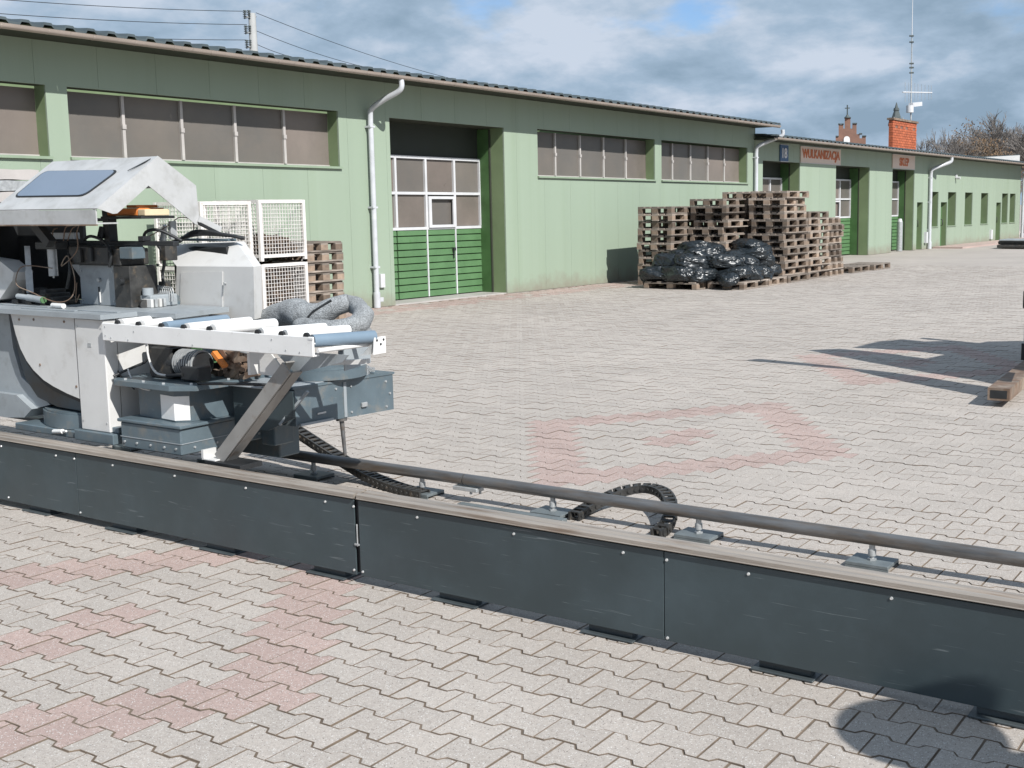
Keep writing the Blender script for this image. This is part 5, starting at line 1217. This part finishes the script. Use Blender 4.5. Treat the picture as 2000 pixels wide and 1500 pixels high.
# church tower
ct = thing('church_tower', 'dark slim church tower with green copper cap beside the chimney', 'church tower', drop(fac(1748, 300), 0))
cT = fac(1749, 300); zT = lambda py: fac(1749, py).z; wpx = DC/ F_PX
def octo(z0, z1, r0, r1, m, nm): return MB().cyl((cT.x, cT.y, z0), (cT.x, cT.y, z1), r0*wpx, 8, r1*wpx, smooth=False).build(nm, m, ct)
octo(0, zT(246), 13.5, 13.5, m_brickr, 'shaft'); octo(zT(246), zT(242), 15.5, 15.5, m_stone, 'cornice'); octo(zT(242), zT(236), 13, 12, m_stone, 'drum')
octo(zT(236), zT(216), 11, 4.5, m_stone, 'spire'); octo(zT(216), zT(211), 6, 5, m_stone, 'lantern'); octo(zT(211), zT(200), 3.5, .5, m_stone, 'finial')
for k in range(8):
    a = k*math.pi/4; MB().cyl((cT.x+14*wpx*math.cos(a), cT.y+14*wpx*math.sin(a), zT(242)), (cT.x+12*wpx*math.cos(a), cT.y+12*wpx*math.sin(a), zT(229)), 1.6*wpx, 6, .3*wpx, smooth=False).build('pinnacle', m_stone if k % 2 else m_galv, ct)
# utility pole with insulators and wires behind the hall
up = thing('utility_pole', 'concrete power pole with three tiers of insulators behind the hall roof', 'power pole', Pm(16.5, -9, 0))
def wl(px, py, n):
    d = Vector(ray(px, py)); c = Vector(CAM); t_ = ((O_+N_*n)-c).dot(N_)/d.dot(N_); return c+d*t_
pT = wl(492, 26, -9); pB = Vector((pT.x, pT.y, 0))
MB().cyl(pB, pT, .20, 12, .085).build('pole', m_conc, up)
wires = []
for py, sx in ((30, 478), (60, 480), (88, 482)):
    arm = MB().cyl(wl(sx, py+4, -9), wl(500, py+2, -9), .022, 6); arm.build('cross_arm', m_galv, up)
    for q_ in (0, 8):
        a = wl(sx+q_, py-10, -9); b_ = wl(sx+q_, py+7, -9); q = MB()
        for k in range(5): p = a.lerp(b_, k/4.5); q.cyl(p, p.lerp(b_, .12), .035, 8, .05)
        q.cyl(a, b_, .015, 6); q.build('insulator', m_stone, up)
def wire(a, b_, sag, rad=.0075):
    pts = [a.lerp(b_, t_) - Vector((0, 0, sag*4*t_*(1-t_))) for t_ in np.linspace(0, 1, 16)]
    MB().tube(pts, rad, 5).build('wire', m_black, up, fix=False)
for py, ly in ((22, -6), (48, 22), (78, 58)):
    wire(wl(482, py, -9), wl(-60, ly, -9), .05)
for (py, ex, ey) in ((25, 900, 158), (60, 770, 142), (86, 640, 118)):
    wire(wl(500, py, -9), wl(ex, ey, -11), .12)
# ------------------------------------------------------------------ bare trees
def tree(name, label, base, H, seed, spread, m_c, depth=6, leaf=0, cr=None, tmin=.010):
    rnd = random.Random(seed); t = thing(name, label, 'tree', base); B0 = Vector(base)
    trunk = MB(); crown = MB(); tips = []
    def grow(p, d, l, r, lev):
        q = p + d*l; n = 5 if lev < 2 else 3
        mid = p.lerp(q, .5) + Vector((rnd.uniform(-1, 1), rnd.uniform(-1, 1), 0))*l*.05
        (trunk if lev == 0 else crown).tube([p, mid, q], [r, r*.86, r*.7], n, closed_caps=False)
        if lev >= depth: tips.append(q); return
        k = 3 if lev else 5
        for i in range(k + (rnd.random() < .5)):
            ph = rnd.uniform(0, 6.28); sp = rnd.uniform(.30, .75)*spread
            o = d.orthogonal().normalized(); o = Matrix.Rotation(ph, 3, d) @ o
            nd = (d*math.cos(sp) + o*math.sin(sp) + Vector((0, 0, .12))).normalized()
            st = p.lerp(q, rnd.uniform(.55, 1.0) if lev else rnd.uniform(.6, 1.0))
            grow(st, nd, l*rnd.uniform(.62, .86), max(r*rnd.uniform(.45, .62), tmin), lev+1)
    grow(B0, Vector((0, 0, 1)), H*.27, H*.018, 0)
    trunk.build('trunk', m_bark, t, fix=False); c_ = crown.build('crown', m_c, t, fix=False)
    if leaf:
        lv = MB()
        for q in tips:
            for _ in range(leaf):
                c = q + Vector((rnd.gauss(0, .22), rnd.gauss(0, .22), rnd.gauss(0, .22))); a = Vector((rnd.uniform(-1, 1), rnd.uniform(-1, 1), rnd.uniform(-1, 1))).normalized()*.07; b_ = a.orthogonal().normalized()*.05
                lv.add([c-a, c+b_, c+a, c-b_], [(0, 1, 2, 3)])
        l_ = lv.build('leaves', m_dry, t, fix=False); l_['kind'] = 'stuff'
def tpos(px, D): v = atdist(px, 400, D); return (v[0], v[1], 0)
tree('bare_tree', 'bare grey tree just right of the brick chimney', tpos(1834, 78), 7.6, 3, .95, m_twig, 6, tmin=.013)
tree('brown_tree', 'round brown tree with dry leaves behind the low roof', tpos(1902, 80), 6.9, 5, 1.05, m_bark, 6, leaf=2, tmin=.014)
tree('bare_tree', 'large bare tree rising behind the brown tree', tpos(1915, 104), 9.6, 8, 1.0, m_twig, 6, tmin=.018)
tree('bare_tree', 'pale bare tree at the right edge above the white house', tpos(1985, 118), 10.0, 12, 1.0, m_twig, 6, tmin=.02)
tree('bare_tree', 'small bare tree cut by the right edge', tpos(2040, 100), 9.5, 19, .9, m_twig, 6, tmin=.02)

# ------------------------------------------------------------------ bystander right of the picture (his shadow falls into it, wide hat added to shape it)
def person(base, face):
    t = thing('person', 'person in dark jacket and wide dark hat standing right of the camera', 'person', base, face)
    J = {'pelvis': (0, 0, .92), 'waist': (0, 0, 1.06), 'chest': (0, 0, 1.28), 'neck': (0, 0, 1.45), 'headb': (0, .01, 1.53), 'headt': (0, .015, 1.64),
         'shl': (-.19, 0, 1.38), 'ell': (-.29, -.04, 1.12), 'wrl': (-.22, .08, .93), 'shr': (.19, 0, 1.38), 'elr': (.29, -.04, 1.12), 'wrr': (.22, .08, .93),
         'hl': (-.10, 0, .86), 'kl': (-.12, .02, .48), 'al': (-.13, -.01, .09), 'tl': (-.14, .15, .04), 'hr': (.10, 0, .86), 'kr': (.12, .02, .48), 'ar': (.13, -.01, .09), 'tr': (.14, .15, .04)}
    E_ = [('pelvis', 'waist'), ('waist', 'chest'), ('chest', 'neck'), ('neck', 'headb'), ('headb', 'headt'), ('chest', 'shl'), ('shl', 'ell'), ('ell', 'wrl'), ('chest', 'shr'), ('shr', 'elr'), ('elr', 'wrr'),
          ('pelvis', 'hl'), ('hl', 'kl'), ('kl', 'al'), ('al', 'tl'), ('pelvis', 'hr'), ('hr', 'kr'), ('kr', 'ar'), ('ar', 'tr')]
    Rr = {'pelvis': .15, 'waist': .14, 'chest': .16, 'neck': .065, 'headb': .09, 'headt': .095, 'shl': .085, 'ell': .058, 'wrl': .045, 'shr': .085, 'elr': .058, 'wrr': .045, 'hl': .10, 'kl': .068, 'al': .05, 'tl': .045, 'hr': .10, 'kr': .068, 'ar': .05, 'tr': .045}
    ks = list(J); me = bpy.data.meshes.new('body'); me.from_pydata([J[k] for k in ks], [(ks.index(a), ks.index(b_)) for a, b_ in E_], [])
    o = bpy.data.objects.new('body', me); COL.objects.link(o); o.parent = t
    md = o.modifiers.new('skin', 'SKIN'); sv_ = me.skin_vertices[0].data
    for i, k in enumerate(ks): sv_[i].radius = (Rr[k], Rr[k]*.85); sv_[i].use_root = (k == 'pelvis')
    ss = o.modifiers.new('sub', 'SUBSURF'); ss.levels = 2; ss.render_levels = 2
    me.materials.append(m_cloth)
    hd = bmesh.new(); bmesh.ops.create_uvsphere(hd, u_segments=20, v_segments=14, radius=.105)
    for v in hd.verts: v.co = Vector((v.co.x*.86, v.co.y*1.0+.012, v.co.z*1.22+1.60))
    ht = bmesh.new(); bmesh.ops.create_uvsphere(ht, u_segments=24, v_segments=14, radius=1)
    for v in ht.verts: v.co = Vector((v.co.x*.25, v.co.y*.25, v.co.z*.10+1.68 + (.06*(1-min(1, math.hypot(v.co.x, v.co.y)*1.6)) if v.co.z > 0 else 0)))
    m3 = bpy.data.meshes.new('hat'); ht.to_mesh(m3); ht.free(); m3.materials.append(m_cloth); o3 = bpy.data.objects.new('hat', m3); COL.objects.link(o3); o3.parent = t  # hat added and sized to broaden the cast shadow
    m2 = bpy.data.meshes.new('hair'); hd.to_mesh(m2); hd.free(); m2.materials.append(m_black); o2 = bpy.data.objects.new('hair', m2); COL.objects.link(o2); o2.parent = t
m_cloth = mat('dark_jacket', (0.03, 0.035, 0.045), 0.9, var=0.2)
person((3.59, -.83, 0), R(60))
